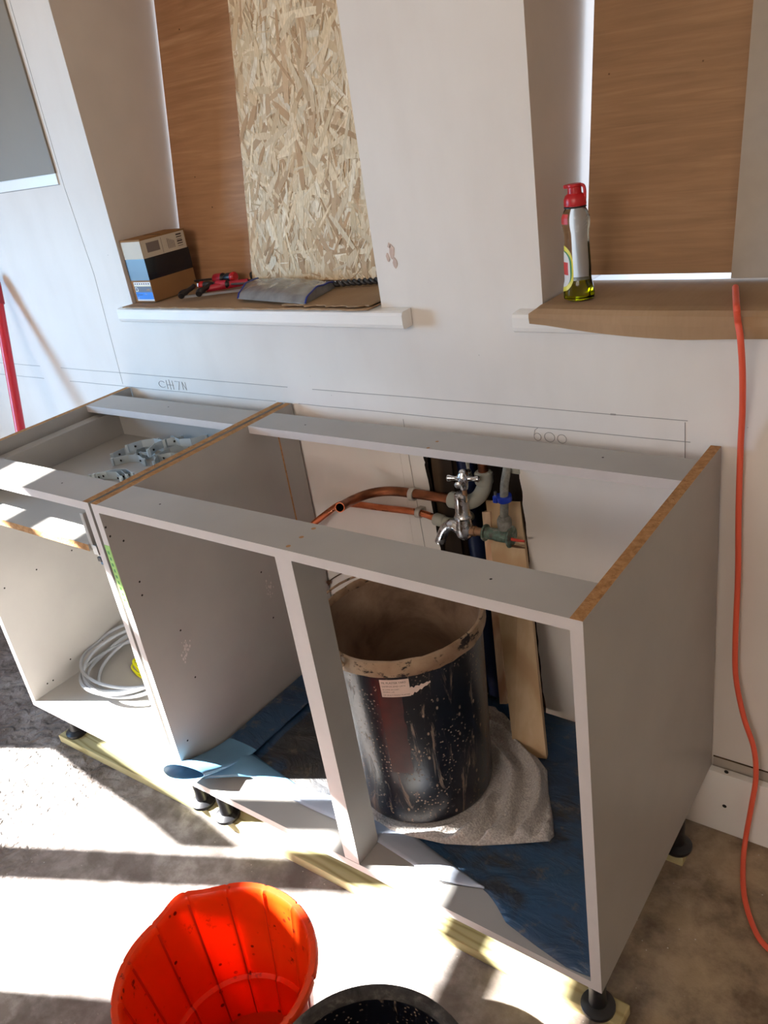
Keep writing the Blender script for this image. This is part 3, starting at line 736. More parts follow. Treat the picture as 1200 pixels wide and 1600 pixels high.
# copper pipes
def P_(px, py, y): return at(px, py, 'y', y)
b = MB()
pp = [P_(706, 780, Y2), P_(680, 776, Y2), P_(645, 771, Y2), P_(620, 768, Y2), P_(598, 768, Y2-.010), P_(575, 772, Y2-.034), P_(554, 780, Y2-.072), P_(541, 787, Y2-.105), P_(531, 793, Y2-.145)]
P2 = smooth_path(pp, 6); rings = b.tube(P2, .0110, M['copperd'], n=20, cap=False)
t_ = (P2[-1]-P2[-2]).normalized(); b.tube([P2[-1]-t_*.04, P2[-1]+t_*.0003], .0095, M['redgrip'] if False else M['copperd'], n=20, cap=False)
b.tube([P2[-1]-t_*.041, P2[-1]-t_*.040], .0098, M['hole'], n=20)
e1 = b.tube([P2[-1]-t_*.0005, P2[-1]+t_*.0004], [.0110, .0112], M['copper'], n=20, cap=False)
# bright cut rim
inner = e1[1]; ctr = P2[-1]+t_*.0005
vi_ = [b.bm.verts.new(ctr+(v.co-ctr)*.84) for v in inner]
for k in range(20): b.face([inner[k], inner[(k+1) % 20], vi_[(k+1) % 20], vi_[k]], M['copper'])
tag(b.done('copper_pipe'), 'thick dull copper pipe bending forward with an open cut end', 'pipe')
b = MB(); pp = [P_(688, 813, Y2), P_(655, 801, Y2), P_(600, 794, Y2), P_(545, 787, Y2), P_(528, 790, Y2-.004), P_(508, 804, Y2-.016), P_(488, 820, Y2-.035), P_(470, 838, Y2-.06)]
b.tube(smooth_path(pp, 6), .0080, M['copper'], n=18); tag(b.done('copper_pipe'), 'thin bright copper pipe running below the open ended one', 'pipe')
def pclip(px, py, r, lb):
    c = P_(px, py, Y2); t = thing('pipe_clip', lb, 'clip', c, 'pipe clips on the wall')
    b = MB(); n = 22
    ax_ = (P_(px+20, py+3, Y2)-c).normalized()
    q = Vector((0, 0, 1)).rotation_difference(ax_)
    # open ring around the pipe
    for side in (0,):
        ro, ri = r+.0042, r+.0002; rr_ = []
        for k in range(n+1):
            a_ = math.radians(40)+math.radians(280)*k/n
            d_ = Vector((0, -math.cos(a_), math.sin(a_)))*-1
            d_ = Vector((0, math.cos(a_), math.sin(a_)))
            rr_.append([c+d_*ri-ax_*.006, c+d_*ro-ax_*.006, c+d_*ro+ax_*.006, c+d_*ri+ax_*.006, c+d_*ri-ax_*.006])
        b.grid(rr_, M['clip'])
    b.done('ring', t)
    b = MB(); b.box(c.x-.008, c.x+.008, c.y+r+.001, YW-.0002, c.z-.009, c.z+.009, M['clip'], bev=.001); b.done('base', t)
pclip(645, 772, .011, 'grey plastic clip holding the thick copper pipe to the wall'); pclip(655, 801, .008, 'grey plastic clip holding the thin copper pipe to the wall')
# grey push fit elbow on thick pipe
t = thing('pipe_elbow', 'large grey plastic push fit elbow behind the tap handle', 'pipe fitting', P_(745, 775, Y2))
b = MB(); a_, c_ = P_(703, 780, Y2), P_(722, 784, Y2); ax_ = (c_-a_).normalized()
b.lathe([(0, 0), (.0165, 0), (.0185, .003), (.0185, .020), (.016, .024), (.014, .03), (0, .03)], a_, M['fitting'], 24, ax_); b.done('collar', t)
b = MB(); p0 = P_(720, 783, Y2); b.tube(smooth_path([p0, P_(735, 784, Y2+.005), P_(748, 776, Y2+.016), P_(756, 762, Y2+.022), P_(758, 748, Y2+.024)], 5), .0165, M['fitting'], n=20); b.done('bend', t)
b = MB(); b.lathe([(0, 0), (.0175, 0), (.020, .004), (.020, .026), (.016, .030), (0, .030)], P_(757, 756, Y2+.024), M['fitting'], 24, (0, 0, 1)); b.done('collar', t)
b = MB(); p0 = P_(757, 756, Y2+.024); b.tube([p0+Vector((0, 0, .028)), (p0.x, p0.y, -.055)], .011, M['copperd'], n=16); tag(b.done('copper_pipe'), 'short upright copper pipe rising from the large grey elbow', 'pipe')
b = MB(); p0 = P_(731, 735, YW+.045); b.tube([(p0.x, p0.y, -.055), (p0.x, p0.y, -.135), (p0.x+.004, p0.y, -.16)], .0075, M['fitting'], n=14); tag(b.done('water_pipe'), 'thin grey plastic pipe behind the tap at the top of the chase', 'pipe')
# small fitting on thin pipe
t = thing('pipe_coupling', 'small grey plastic coupling on the thin copper pipe left of the tap', 'pipe fitting', P_(700, 815, Y2))
b = MB(); a_, c_ = P_(679, 810.5, Y2), P_(700, 816, Y2); ax_ = (c_-a_).normalized()
b.lathe([(0, 0), (.0125, 0), (.0145, .003), (.0145, .022), (.012, .026), (0, .026)], a_, M['fitting'], 24, ax_); b.done('collar', t)
b = MB(); b.tube(smooth_path([a_+ax_*.024, P_(708, 817, Y2+.004), P_(722, 812, Y2+.02), P_(735, 806, Y2+.05)], 4), .0115, M['fitting'], n=18); b.done('bend', t)

# the tap ---------------------------------------------------------------
YT = .545
tap = thing('water_tap', 'chrome bib tap with a cross head handle on the old brass elbow', 'tap', P_(727, 830, YT))
ch = M['chrome']; mm = .00118
c0 = P_(727.5, 838, YT); c1 = P_(726, 770, YT); axt = Vector((0, 0, 1)); hgt = c1.z-c0.z
b = MB(); b.lathe([(0, -.006), (.010, -.005), (.0185, .004), (.0200, .014), (.0190, .026), (.0170, hgt*.42), (.0195, hgt*.43), (.0200, hgt*.47), (.0180, hgt*.50), (.0165, hgt*.56), (.0150, hgt*.88), (.0156, hgt*.90), (.0140, hgt*.97), (.008, hgt), (0, hgt)], c0, ch, 32)
b.done('tap_body', tap)
b = MB(); b.tube(smooth_path([c0+Vector((.004, 0, .008)), P_(714, 822, YT), P_(704, 820, YT), P_(695, 827, YT), P_(689, 842, YT), P_(688, 846, YT)], 5), [.0160, .0150, .0140, .0128, .0122, .0118, .0116, .0126, .0126], ch, n=20); b.done('spout', tap)
hd = c1+Vector((0, 0, .003)); b = MB()
b.tube([c1-Vector((0, 0, .006)), hd+Vector((0, 0, .012))], .0055, M['brass'], n=14)
b.lathe([(0, .006), (.008, .006), (.0095, .012), (.0100, .020), (.0125, .026), (.0135, .033), (.0115, .040), (.008, .044), (.0075, .048), (.004, .051), (0, .052)], hd, ch, 24)
hc = hd+Vector((0, 0, .0305))
for a_ in (12, 102, 192, 282):
    d_ = Vector((math.cos(math.radians(a_)), math.sin(math.radians(a_)), 0))
    b.tube([hc+d_*.006, hc+d_*.016, hc+d_*.024, hc+d_*.030, hc+d_*.0345, hc+d_*.037], [.0070, .0048, .0054, .0078, .0074, .0030], ch, n=16)
b.done('handle', tap)
b = MB(); a_, c_ = P_(735, 829, YT), P_(759, 832, YT+.002); b.tube([a_, a_.lerp(c_, .35), a_.lerp(c_, .36), c_], [.0115, .0115, .0095, .0095], M['brass'], n=16); b.done('inlet', tap)
# brass elbow
wp = thing('wall_plate_elbow', 'corroded green brass elbow with a round flange feeding the tap', 'pipe fitting', P_(790, 832, YT))
a_, c_ = P_(758, 832, YT+.002), P_(800, 832, YT+.002); ax_ = Vector((1, 0, -.0)).normalized()
b = MB(); b.lathe([(0, -.002), (.0175, -.002), (.0185, .0), (.0185, .003), (.0135, .004), (.0130, .022), (.0145, .03), (.014, .058), (.012, .062), (0, .062)], a_, M['verd'], 26, ax_); b.done('body', wp)
b = MB(); p0 = P_(789, 826, YT+.002); p1 = P_(787, 800, YT+.002); b.lathe([(0, 0), (.0145, 0), (.0155, .012), (.0150, .022), (.0105, .030), (0, .031)], p0, M['greypipe'], 24, (0, 0, 1)); b.done('socket', wp)
b = MB(); fx = a_.x+.061; b.lathe([(0, 0), (.0225, 0), (.024, .0015), (.0225, .004), (0, .004)], (fx, a_.y, a_.z+.001), M['verd'], 28, ax_); b.done('flange', wp)
b = MB(); p1 = P_(787.5, 812, YT+.002); b.tube(smooth_path([p1, P_(788, 790, YT+.004), P_(788, 760, YT+.012), Vector((P_(789, 735, YT+.02).x, YT+.03, -.095)), Vector((P_(789, 735, YT+.02).x, YT+.04, -.055))], 5), .0088, M['greypipe'], n=18); tag(b.done('supply_pipe'), 'scaled grey pipe coming down to the brass elbow', 'pipe')
b = MB(); p = P_(788, 778, YT+.008); b.lathe([(.0092, -.006), (.0155, -.006), (.0155, .006), (.0092, .006), (.0092, -.006)], p, M['blueclip'], 26, (0, -.1, 1))
b.box(p.x-.022, p.x-.011, p.y-.012, p.y+.006, p.z-.010, p.z+.006, M['blueclip'], bev=.002); b.tube([p+Vector((-.018, -.004, .006)), p+Vector((-.018, -.004, .014))], .003, M['steel'], n=8)
tag(b.done('pipe_clamp'), 'blue plastic clamp round the upright grey pipe', 'clamp')
b = MB(); q = P_(798, 740, YT+.035); b.box(q.x, q.x+.02, q.y, q.y+.02, -.11, -.06, M['fitting'], bev=.002); tag(b.done('pipe_fitting'), 'grey plastic fitting beside the top of the scaled pipe', 'pipe fitting')
for dz_, lb, mt_ in ((.002, 'red wall plug sticking out of the upper flange hole', 'redplug'), (-.014, 'brown screw sticking out of the lower flange hole', 'wire')):
    b = MB(); p = Vector((fx+.0045, a_.y-.004, a_.z-.004+dz_)); b.tube([p, p+Vector((.012, 0, 0)), p+Vector((.030, 0, .001))], [.0038, .0032, .0026] if mt_ == 'redplug' else [.0028, .0024, .0012], M[mt_], n=10)
    tag(b.done('wall_plug' if mt_ == 'redplug' else 'screw'), lb, 'wall plug' if mt_ == 'redplug' else 'screw')
# thin wire with a screw eye at the wall, behind the bucket rim
b = MB(); b.tube(smooth_path([P_(540, 893, YW-.004), P_(528, 899, YW-.005), P_(516, 907, YW-.006), P_(513, 915, YW-.01)], 4), .0016, M['wire'], n=6); b.lathe([(0, 0), (.006, 0), (.006, .006), (0, .006)], P_(515, 909, YW-.007), M['wire'], 12, (0, -1, 0))
tag(b.done('screw_hook'), 'small rusty hook and wire on the wall behind the bucket rim', 'hook')

# planks standing in the chase -------------------------------------------
def slab(name, lb, c00, c10, c11, c01, th, m):
    """plank from its visible face corners (bottom-left, bottom-right, top-right, top-left)"""
    b = MB(); F_ = [Vector(q) for q in (c00, c10, c11, c01)]; nrm = (F_[1]-F_[0]).cross(F_[3]-F_[0]).normalized()
    if nrm.y < 0: nrm = -nrm
    N = 10; fr_ = []
    a = [b.bm.verts.new(q) for q in F_]; c = [b.bm.verts.new(q+nrm*th) for q in F_]
    b.face(a, m); b.face(c[::-1], m)
    for i in range(4): b.face([a[i], a[(i+1) % 4], c[(i+1) % 4], c[i]], m)
    return tag(b.done(name), lb, 'plank')
sh = ZB+.006
slab('pine_plank', 'wide pale pine plank standing in the chase behind the bucket', at(803, 1178, 'z', sh), at(854, 1186, 'z', sh), at(813, 784, 'y', YW+.012), at(759, 782, 'y', YW+.012), .018, M['pine'])
slab('pine_batten', 'narrow split pine stick leaning left of the wide plank', at(781, 1100, 'y', .47), at(792, 1100, 'y', .47), at(765, 800, 'y', YW-.004), at(753, 800, 'y', YW-.004), .016, M['pine2'])

# ------------------------------------------------------------------ blue sheet, towel, bucket
def hz(px, py, z=-.695): p = at(px, py, 'z', z); return (p.x, p.y)
front = [(-.996, .070), (-.93, .072), (-.870, .075), (-.825, .067), (-.758, .066), (-.679, .064), (-.601, .066), (-.54, .067), (-.486, .067), (-.402, .050), (-.328, .041), (-.254, .068), (-.222, .052), (-.186, .026), (-.12, .012), (-.061, .002), (-.036, .004), (-.0195, .006)]
b = MB(); rows = []; NX = 70; NY = 22
def fy(x):
    for (x0, y0), (x1, y1) in zip(front, front[1:]):
        if x0 <= x <= x1: return y0+(y1-y0)*(x-x0)/(x1-x0)
    return front[0][1] if x < front[0][0] else front[-1][1]
for i in range(NX+1):
    X = -.996+(.996-.0195)*i/NX; y0 = fy(X); r_ = []
    for j in range(NY+1):
        t_ = j/NY; Y = y0+(.552-y0)*t_
        z = ZB+.0012+.0035*(.5+.5*mnoise.noise(Vector((X*5, Y*7, 3))))*(.3+.7*min(1, t_*5))
        d2 = ((X+.506)**2+(Y-.2554)**2)**.5
        if d2 < .2: z = ZB+.0012
        r_.append((X, Y, z))
    rows.append(r_)
b.grid(rows, M['sheet'])
# turned back strip showing the pale underside
tops = [(-.862, .092), (-.814, .098), (-.732, .104), (-.646, .114), (-.580, .121), (-.537, .124), (-.429, .106), (-.342, .087), (-.290, .077), (-.254, .070)]
bots = [(-.872, .074), (-.825, .0665), (-.758, .0655), (-.679, .0635), (-.601, .0655), (-.540, .0665), (-.430, .053), (-.342, .042), (-.295, .054), (-.253, .068)]
def interp(L_, n_):
    out = []
    for k in range(n_+1):
        t_ = k/n_*(len(L_)-1); i_ = min(int(t_), len(L_)-2); q = t_-i_; out.append((L_[i_][0]*(1-q)+L_[i_+1][0]*q, L_[i_][1]*(1-q)+L_[i_+1][1]*q))
    return out
ti, bi_ = interp(tops, 50), interp(bots, 50); rows = []
for (tx, ty), (bx, by) in zip(ti, bi_):
    r_ = []
    for k in range(7):
        q = k/6; r_.append((bx+(tx-bx)*q, by-.001+(ty-by+.001)*q, ZB+.0015+.0060*math.sin(PI*min(1, .12+q*.75))+.0015*mnoise.noise(Vector((bx*20, q*3, 1)))))
    rows.append(r_)
b.grid(rows, M['sheetback'])
# folded flap along the left side, ending in an open curl over the front edge
rows = []; NA = 26; ks = 40; mats_ = []
for i in range(ks+1):
    t_ = i/ks; Y = .55-.572*t_; near = max(0, (t_-.72)/.28)
    cxx = -.948-.020*near**2; hw = .046+.002*near; hh = .0045+.0170*near**1.4; zc_ = ZB+.0065+hh+.020*near**1.5
    r_ = []
    for k in range(NA+1):
        a_ = 2*PI*k/NA; rr_ = 1+.03*mnoise.noise(Vector((math.cos(a_)*2, Y*6, 4)))
        x_ = cxx+hw*rr_*math.cos(a_)*(1 if near < .6 else 1-.10*(near-.6)*math.sin(a_)); z_ = zc_+hh*math.sin(a_)*(1+.35*near*math.cos(a_)*-1)
        if Y > 0: x_ = max(x_, -W1+T+.0008)
        r_.append((x_, Y+.012*near*math.cos(a_)*1.5, max(z_, ZB+.0055)))
    rows.append(r_)
b.grid(rows, M['sheet'], mats=lambda i, j: M['teal'] if i > 28 else M['sheet'])
# arched wave of sheet between the curl and the turned back strip
rows = []
for i in range(41):
    t_ = i/40; X = -.948+t_*.20; am = max(0, 1-t_*1.02)**.9*(.55+.45*math.sin(PI*min(1, .2+t_*1.6))); r_ = []
    f0 = .012+.058*min(1, t_*2.2); f1 = .135-.032*t_
    for k in range(11):
        q = k/10; Y = f0+(f1-f0)*q
        r_.append((X, Y-.004*am, ZB+.0025+.026*am*math.sin(PI*(.12+q*.80))**.8+.0025*am*mnoise.noise(Vector((X*30, Y*30, 9)))))
    rows.append(r_)
b.grid(rows, M['teal'])
o = b.done('plastic_sheet'); s2 = o.modifiers.new('thick', 'SOLIDIFY'); s2.thickness = .0005; s2.offset = 1
tag(o, 'dusty blue plastic sheet lining the cabinet base and curling over its front', 'plastic sheet')

BX, BY, BZ = -.504, .2545, -.689
# towel
outl = [(-.60, .115), (-.53, .098), (-.487, .094), (-.442, .101), (-.37, .118), (-.307, .147), (-.25, .183), (-.196, .219), (-.193, .235), (-.215, .275), (-.250, .328), (-.281, .386), (-.337, .425), (-.365, .455), (-.413, .478), (-.472, .512), (-.53, .50), (-.60, .44)]
oo = [Vector(p) for p in interp(outl, 220)]
rows = []
for k, p in enumerate(oo):
    d = Vector((p.x-BX, p.y-BY)); L_ = d.length; d.normalize(); r_ = []
    for j in range(71):
        q = j/70; rad = .05+(L_-.05)*q
        x, y = BX+d.x*rad, BY+d.y*rad; dist = rad-.148
        ang = math.atan2(d.y, d.x)
        env = max(0, min(1, dist/.02))*max(0, min(1, (L_-rad)/.012))
        fold = (.5+.5*math.sin(dist*135+ang*6.5+2.2*mnoise.noise(Vector((x*9, y*9, 0)))))**1.6
        gate = max(.12, min(1, (ang+1.15)/.6)) if ang < 1.2 else 1
        z = -.6965+.0045*min(1, (L_-rad)/.006)+env*(.002+.026*fold*gate+.003*mnoise.noise(Vector((x*40, y*40, 5))))
        r_.append((x, y, z))
    rows.append(r_)
b = MB(); b.grid(rows, M['towel']); o = b.done('towel', sharp=False); s2 = o.modifiers.new('thick', 'SOLIDIFY'); s2.thickness = .003; s2.offset = -1
tag(o, 'crumpled grey towel spread under the big black bucket', 'towel')

bk = thing('plaster_bucket', 'tall black builders bucket crusted with plaster inside the wide cabinet', 'bucket', (BX, BY, BZ))
HB = .418
def brad(h): return .1445+(.160-.1445)*h/HB
b = MB(); b.lathe([(0, 0), (.136, 0), (.1425, .004), (brad(.01), .012), (brad(.15), .15), (brad(.3), .3), (brad(.383), .383)], (BX, BY, BZ), M['bucket'], 72)
b.done('shell', bk)
b = MB(); b.lathe([(0, .006), (.134, .006), (brad(.1)-.004, .1), (brad(.25)-.004, .25), (brad(.41)-.0045, .404)], (BX, BY, BZ), M['inner'], 72); b.done('inside', bk)
b = MB(); b.lathe([(brad(.383), .383), (brad(.383)+.0055, .384), (brad(.39)+.0075, .392), (brad(.4)+.0075, .410), (brad(.41)+.005, .4165), (brad(.41), .418), (brad(.41)-.0035, .413), (brad(.41)-.0045, .404)], (BX, BY, BZ), M['lip'], 72)
lip = b.done('lip', bk)
tx_ = bpy.data.textures.new('lump', 'CLOUDS'); tx_.noise_scale = .02
dm = lip.modifiers.new('lump', 'DISPLACE'); dm.texture = tx_; dm.strength = .005; dm.mid_level = .5; dm.texture_coords = 'GLOBAL'
va = Vector((CAM.x-BX, CAM.y-BY)); A0 = math.atan2(va.y, va.x)
def oncyl(px, py):
    d = fw + (px-600)/FPX*rt - (py-800)/FPX*up
    r_ = .16
    for _ in range(6):
        a = d.x**2+d.y**2; bb = 2*((CAM.x-BX)*d.x+(CAM.y-BY)*d.y); c = (CAM.x-BX)**2+(CAM.y-BY)**2-r_*r_
        disc_ = bb*bb-4*a*c
        if disc_ < 0: return None
        k = (-bb-math.sqrt(disc_))/(2*a); p = CAM+k*d; r_ = brad(p.z-BZ)
    return math.atan2(p.y-BY, p.x-BX), p.z-BZ
def cyl(ang, h, o_=.0006): r_ = brad(h)+o_; return Vector((BX+r_*math.cos(ang), BY+r_*math.sin(ang), BZ+h))
# torn paper label
(a0, h0), (a1, h1) = oncyl(592, 1062), oncyl(640, 1090)
hT, hBt = h0, h0-.040
b = MB(); n_ = 14; rows = []
wA = (oncyl(638, 1060)[0]-a0)
for k in range(n_+1): rows.append([cyl(a0+wA*k/n_, hBt+(hT-hBt)*j/4) for j in range(5)])
b.grid(rows, M['paper'])
rows = []
for k in range(12):
    q = k/11; c_ = hBt+.010+q*.012; hw_ = .0085*(1-q*.75)*(1+.35*math.sin(k*2.3)); rows.append([cyl(a0+wA*(1+q*.72), c_-hw_), cyl(a0+wA*(1+q*.72), c_+hw_)])
b.grid(rows, M['paper']); lab = b.done('paper_label', bk)
b = MB()
def onlab(x0, y0): return lambda x, y: cyl(a0+wA*(x0+x), hBt+y0+y, .0010)
ws = abs(wA)*.16
for txt, yy, sz, wd in (('ML PLASTER YARD', .0310, .0062, .84), ('SAMPLES AND LISTS', .0235, .0042, .80), ('25 LITRE BUCKET', .0165, .0036, .58), ('GENERAL USE', .0110, .0034, .40), ('OF MULTI FINISH PLASTER', .0035, .0036, .92)):
    add_text(b, txt, sz, (lambda yy_: (lambda x, y: cyl(a0+wA*(.06+x), hBt+yy_+y, .0010)))(yy), M['ink'], wd)
b.done('label_print', lab)
# dark red sticker strip
b = MB(); (s0, q0), (s1, q1) = oncyl(585, 1062), oncyl(616, 1062); (s2_, q2), (s3, q3) = oncyl(612, 1205), oncyl(632, 1190); rows = []
for k in range(25):
    q = k/24; h_ = q0-.001+(q2-q0)*q; w0 = s0+(s2_-s0)*q*.35; w1_ = s1+.05-.02*q+(.02*mnoise.noise(Vector((q*9, 1, 2)))); rows.append([cyl(w0+(w1_-w0)*j/6, h_, .0003) for j in range(7)])
b.grid(rows, M['sticker']); b.done('red_sticker', bk)
# handle ears and wire handle folded on the left of the rim
b = MB(); aL = A0-PI/2-.55+PI*0; eP = oncyl(540, 1030)[0] if oncyl(540, 1030) else A0-.9
ep = Vector((BX+(brad(.4)+.009)*math.cos(eP), BY+(brad(.4)+.009)*math.sin(eP), BZ+.400))
ang0 = eP; pts = []
for k in range(25):
    q = k/24; a_ = eP-PI*q; rr_ = brad(.4)+.012+.006*math.sin(PI*q); pts.append((BX+rr_*math.cos(a_), BY+rr_*math.sin(a_), BZ+.400+.020*math.sin(PI*q)))
b.tube(pts, .0025, M['lip'], n=8); b.tube(smooth_path([ep, ep+Vector((-.002, -.004, .016)), ep+Vector((-.010, .006, .022)), ep+Vector((-.014, .012, .008))], 4), .003, M['lip'], n=8)
b.done('handle', bk)

# ------------------------------------------------------------------ orange and black buckets on the floor
OX, OY, OR, OZ = -.510, -.341, .1655, FL+.0005
HO = .285
def bucket_open(name, lb, cx_, cy_, R, rb, Hh, m_out, m_in, m_rim, spout=None, ribs=0):
    t = thing(name, lb, 'bucket', (cx_, cy_, OZ)); n = 252
    def ring(r, h, sp_=0, out=0):
        L_ = []
        for k in range(n):
            a = 2*PI*k/n; rr_ = r; hh_ = h
            if spout is not None:
                for s_, amp in spout:
                    d = (a-s_+PI) % (2*PI)-PI; g = math.exp(-(d/.17)**2)*sp_
                    rr_ += amp*g; hh_ += .004*g
            if ribs:
                d = min(abs((a*ribs/(2*PI)) % 1-.5)*2, 1); rr_ -= .0022*(1 if (1-d) < .07 else 0)
            L_.append((cx_+rr_*math.cos(a), cy_+rr_*math.sin(a), OZ+hh_))
        return L_
    def skin(b, prof, mt):
        R_ = [[b.bm.verts.new(p) for p in ring(*q)] for q in prof]
        for i in range(len(R_)-1):
            for k in range(n): b.face([R_[i][k], R_[i][(k+1) % n], R_[i+1][(k+1) % n], R_[i+1][k]], M['orangerib'] if ribs and mt is m_in and prof[0][1] < .01 and k % 18 == 0 else mt, True)
        return R_
    def rr(h): return rb+(R-rb)*h/Hh
    b = MB()
    pr = [(rr(h), h, max(0, (h/Hh-.45)/.55)**1.5) for h in (0, .004, Hh*.12, Hh*.3, Hh*.32, Hh*.5, Hh*.7, Hh*.85, Hh*.95)]
    pr = [((r - (.006 if h < Hh*.31 else 0)), h, s_) for r, h, s_ in pr]
    A_ = skin(b, pr, m_out); b.face(A_[0][::-1], m_out)
    inn = [(r-.0025, max(h, .0035), s_) for r, h, s_ in pr if h > .002]; B_ = skin(b, inn, m_in); b.face(B_[0], m_in); b.done('body', t)
    b = MB(); k_ = .98
    skin(b, [(rr(Hh*.95)-.0025, Hh*.95, .87), (R-.003, Hh*.985, .95), (R+.001, Hh, 1), (R+.010, Hh+.0015, 1), (R+.0125, Hh-.002, 1), (R+.0125, Hh-.010, 1), (R+.010, Hh-.011, 1), (R+.009, Hh-.004, 1), (R-.0005, Hh*.97, .95), (rr(Hh*.95), Hh*.95, .87)], m_rim)
    b.done('rim', t)
    return t
camang = math.atan2(CAM.y-OY, CAM.x-OX)
sA = math.atan2(at(280, 1400, 'z', -.6).y-OY, at(280, 1400, 'z', -.6).x-OX)
ob = bucket_open('orange_bucket', 'bright orange plastic bucket with a pouring lip on the sunlit floor', OX, OY, OR-.010, .118, HO, M['orange'], M['orange'], M['orange'], spout=[(sA, .011), (sA+.42, -.006), (sA-.40, -.006)], ribs=14)
bb = bucket_open('black_bucket', 'black rubbery builders bucket at the bottom edge beside the orange one', -.184, -.361, .1445, .108, .285, M['bucket'], M['bucket'], M['dark'])

# ------------------------------------------------------------------ things on the left sill
zc = .2395
bx0, bx1, by0, by1, bz1 = -1.511, -1.432, .592, .742, .395
cb = thing('carton', 'taped brown carton with a blue label in the corner of the left sill', 'box', ((bx0+bx1)/2, (by0+by1)/2, zc))
b = MB(); b.box(bx0, bx1, by0, by1, zc, bz1, M['box']); b.done('box_body', cb)
e = .0006; zt1, zt0 = bz1-.046, bz1-.100
b = MB(); b.box(bx0-e, bx1+e, by0-e, by0, zt0, zt1, M['tapegrey']); b.box(bx1, bx1+e, by0-e, by1+e, zt0, zt1, M['tape']); b.box(bx0-e, bx1, by1, by1+e, zt0, zt1, M['tape']); b.done('black_tape', cb)
b = MB(); b.box(bx0+.001, bx1-.001, by0-e, by0, zt1, bz1-.003, M['beige']); b.box(bx1, bx1+e, by0+.001, by1-.004, zt1, bz1-.002, M['beige'])
b.box(bx1+e, bx1+e*1.3, by0+.016, by0+.058, zt1+.012, bz1-.010, M['greyink'])
for k in range(6): b.box(bx1+e, bx1+e*1.4, by0+.118, by0+.136, zt1+.008+k*.0055, zt1+.008+k*.0055+.0012*(1+k % 3), M['ink'])
for k in range(5): b.box(bx1+e, bx1+e*1.4, by0+.086+k*.005, by0+.088+k*.005, zt1+.008, zt1+.034-k*.002, M['greyink'])
b.box(bx1+e, bx1+e*1.4, by0+.066, by0+.067, zt1+.002, bz1-.006, M['greyink']); b.done('shipping_label', cb)
b = MB(); y_ = by0-e*.6; lx0, lx1 = bx0+.010, bx1-.001
b.box(lx0, lx1, by0-e, by0, zc+.003, zc+.0515, M['white']); b.box(lx0, lx1, by0-e*1.3, by0-e, zc+.0405, zc+.0435, M['cream'])
b.box(lx0, lx1, by0-e*1.3, by0-e, zc+.0255, zc+.0405, M['slate']); b.box(lx0, lx1, by0-e*1.3, by0-e, zc+.007, zc+.0255, M['cyan'])
for k in range(7): b.box(lx0+.004+k*.009, lx0+.008+k*.009, by0-e*1.3, by0-e, zc+.0455, zc+.0485, M['ink'])
def onbox(x, z): return lambda a, c: Vector((x+a, by0-e*1.6, z+c))
add_text(b, 'D', .017, onbox(lx0+.001, zc+.027), M['white']); add_text(b, 'i', .012, onbox(lx0+.0115, zc+.027), M['white'])
add_text(b, 'll', .013, onbox(lx0+.015, zc+.028), M['greyink']); add_text(b, 'x200', .006, onbox(lx0+.047, zc+.030), M['amber'])
add_text(b, 'O', .010, onbox(lx0+.002, zc+.016), M['ink']); add_text(b, 'Screws', .0055, onbox(lx0+.011, zc+.0175), M['ink'])
add_text(b, 'T 20', .0045, onbox(lx0+.036, zc+.0185), M['white']); add_text(b, '3.5', .005, onbox(lx0+.003, zc+.009), M['white'])
b.done('product_label', cb)
b = MB(); b.box(bx0-.001, bx1+.001, by0-.001, by1+.001, bz1, bz1+.0018, M['box']); b.box(bx0+.01, bx1-.005, by0+.07, by0+.074, bz1+.0018, bz1+.0022, M['hole']); b.done('lid', cb)

zt = .2445
def screwdriver(lb, p, q, r, parts=True):
    p, q = Vector(p), Vector(q); d = (q-p).normalized(); L_ = (q-p).length; t = thing('screwdriver', lb, 'screwdriver', p)
    b = MB(); b.tube([p, p+d*.004, p+d*.012, p+d*.014], [r*.7, r, r, r*.9], M['red'], n=16); b.done('end_cap', t)
    b = MB(); b.tube([p+d*.014, p+d*.03, p+d*.045, p+d*.050, p+d*.085, p+d*.092], [r*.85, r*.95, r*.6, r, r*.95, r*.5], M['black'], n=16); b.done('handle', t)
    b = MB(); b.tube([p+d*.052, p+d*.083], [r*1.04, r*1.02], M['redgrip'], n=16); b.done('grip', t)
    b = MB(); b.tube([p+d*.09, q], .003, M['darksteel'], n=10); b.done('shaft', t)
def zp(px, py, z): return at(px, py, 'z', z)
screwdriver('red and black screwdriver lying nearest the plywood on the left sill', zp(368, 432, .272), zp(304, 437, .262)+Vector((-.04, 0, -.006)), .0125)
screwdriver('second red handled screwdriver in front of the plywood, pointing right', zp(312, 446, .262), zp(395, 442, .256)+Vector((.03, 0, 0)), .0105)
b = MB(); p0 = zp(335, 448, .256); b.tube([zp(322, 452, .255), zp(350, 446, .257), zp(388, 440, .258)], [.008, .010, .008], M['redgrip'], n=14); b.tube([zp(388, 440, .258), zp(404, 436, .258)], .005, M['black'], n=10)
tag(b.done('hand_tool'), 'dark red grip of a hand tool between screwdrivers and pouch', 'hand tool')
t = thing('bar_clamp', 'small bar clamp with a pale steel bar lying at the front of the tools', 'clamp', zp(300, 458, zt))
b = MB(); a_, c_ = zp(286, 464, zt+.004), zp(385, 452, zt+.004)
dd = (c_-a_).normalized(); nn_ = Vector((-dd.y, dd.x, 0)); 
vs = [b.bm.verts.new(a_+nn_*s_*.005+Vector((0, 0, z))) for s_, z in ((-1, -.003), (1, -.003), (1, .003), (-1, .003))]; v2 = [b.bm.verts.new(v.co+(c_-a_)) for v in vs]
b.face(vs, M['steel']); b.face(v2[::-1], M['steel'])
for i in range(4): b.face([vs[i], vs[(i+1) % 4], v2[(i+1) % 4], v2[i]], M['steel'])
b.done('bar', t)
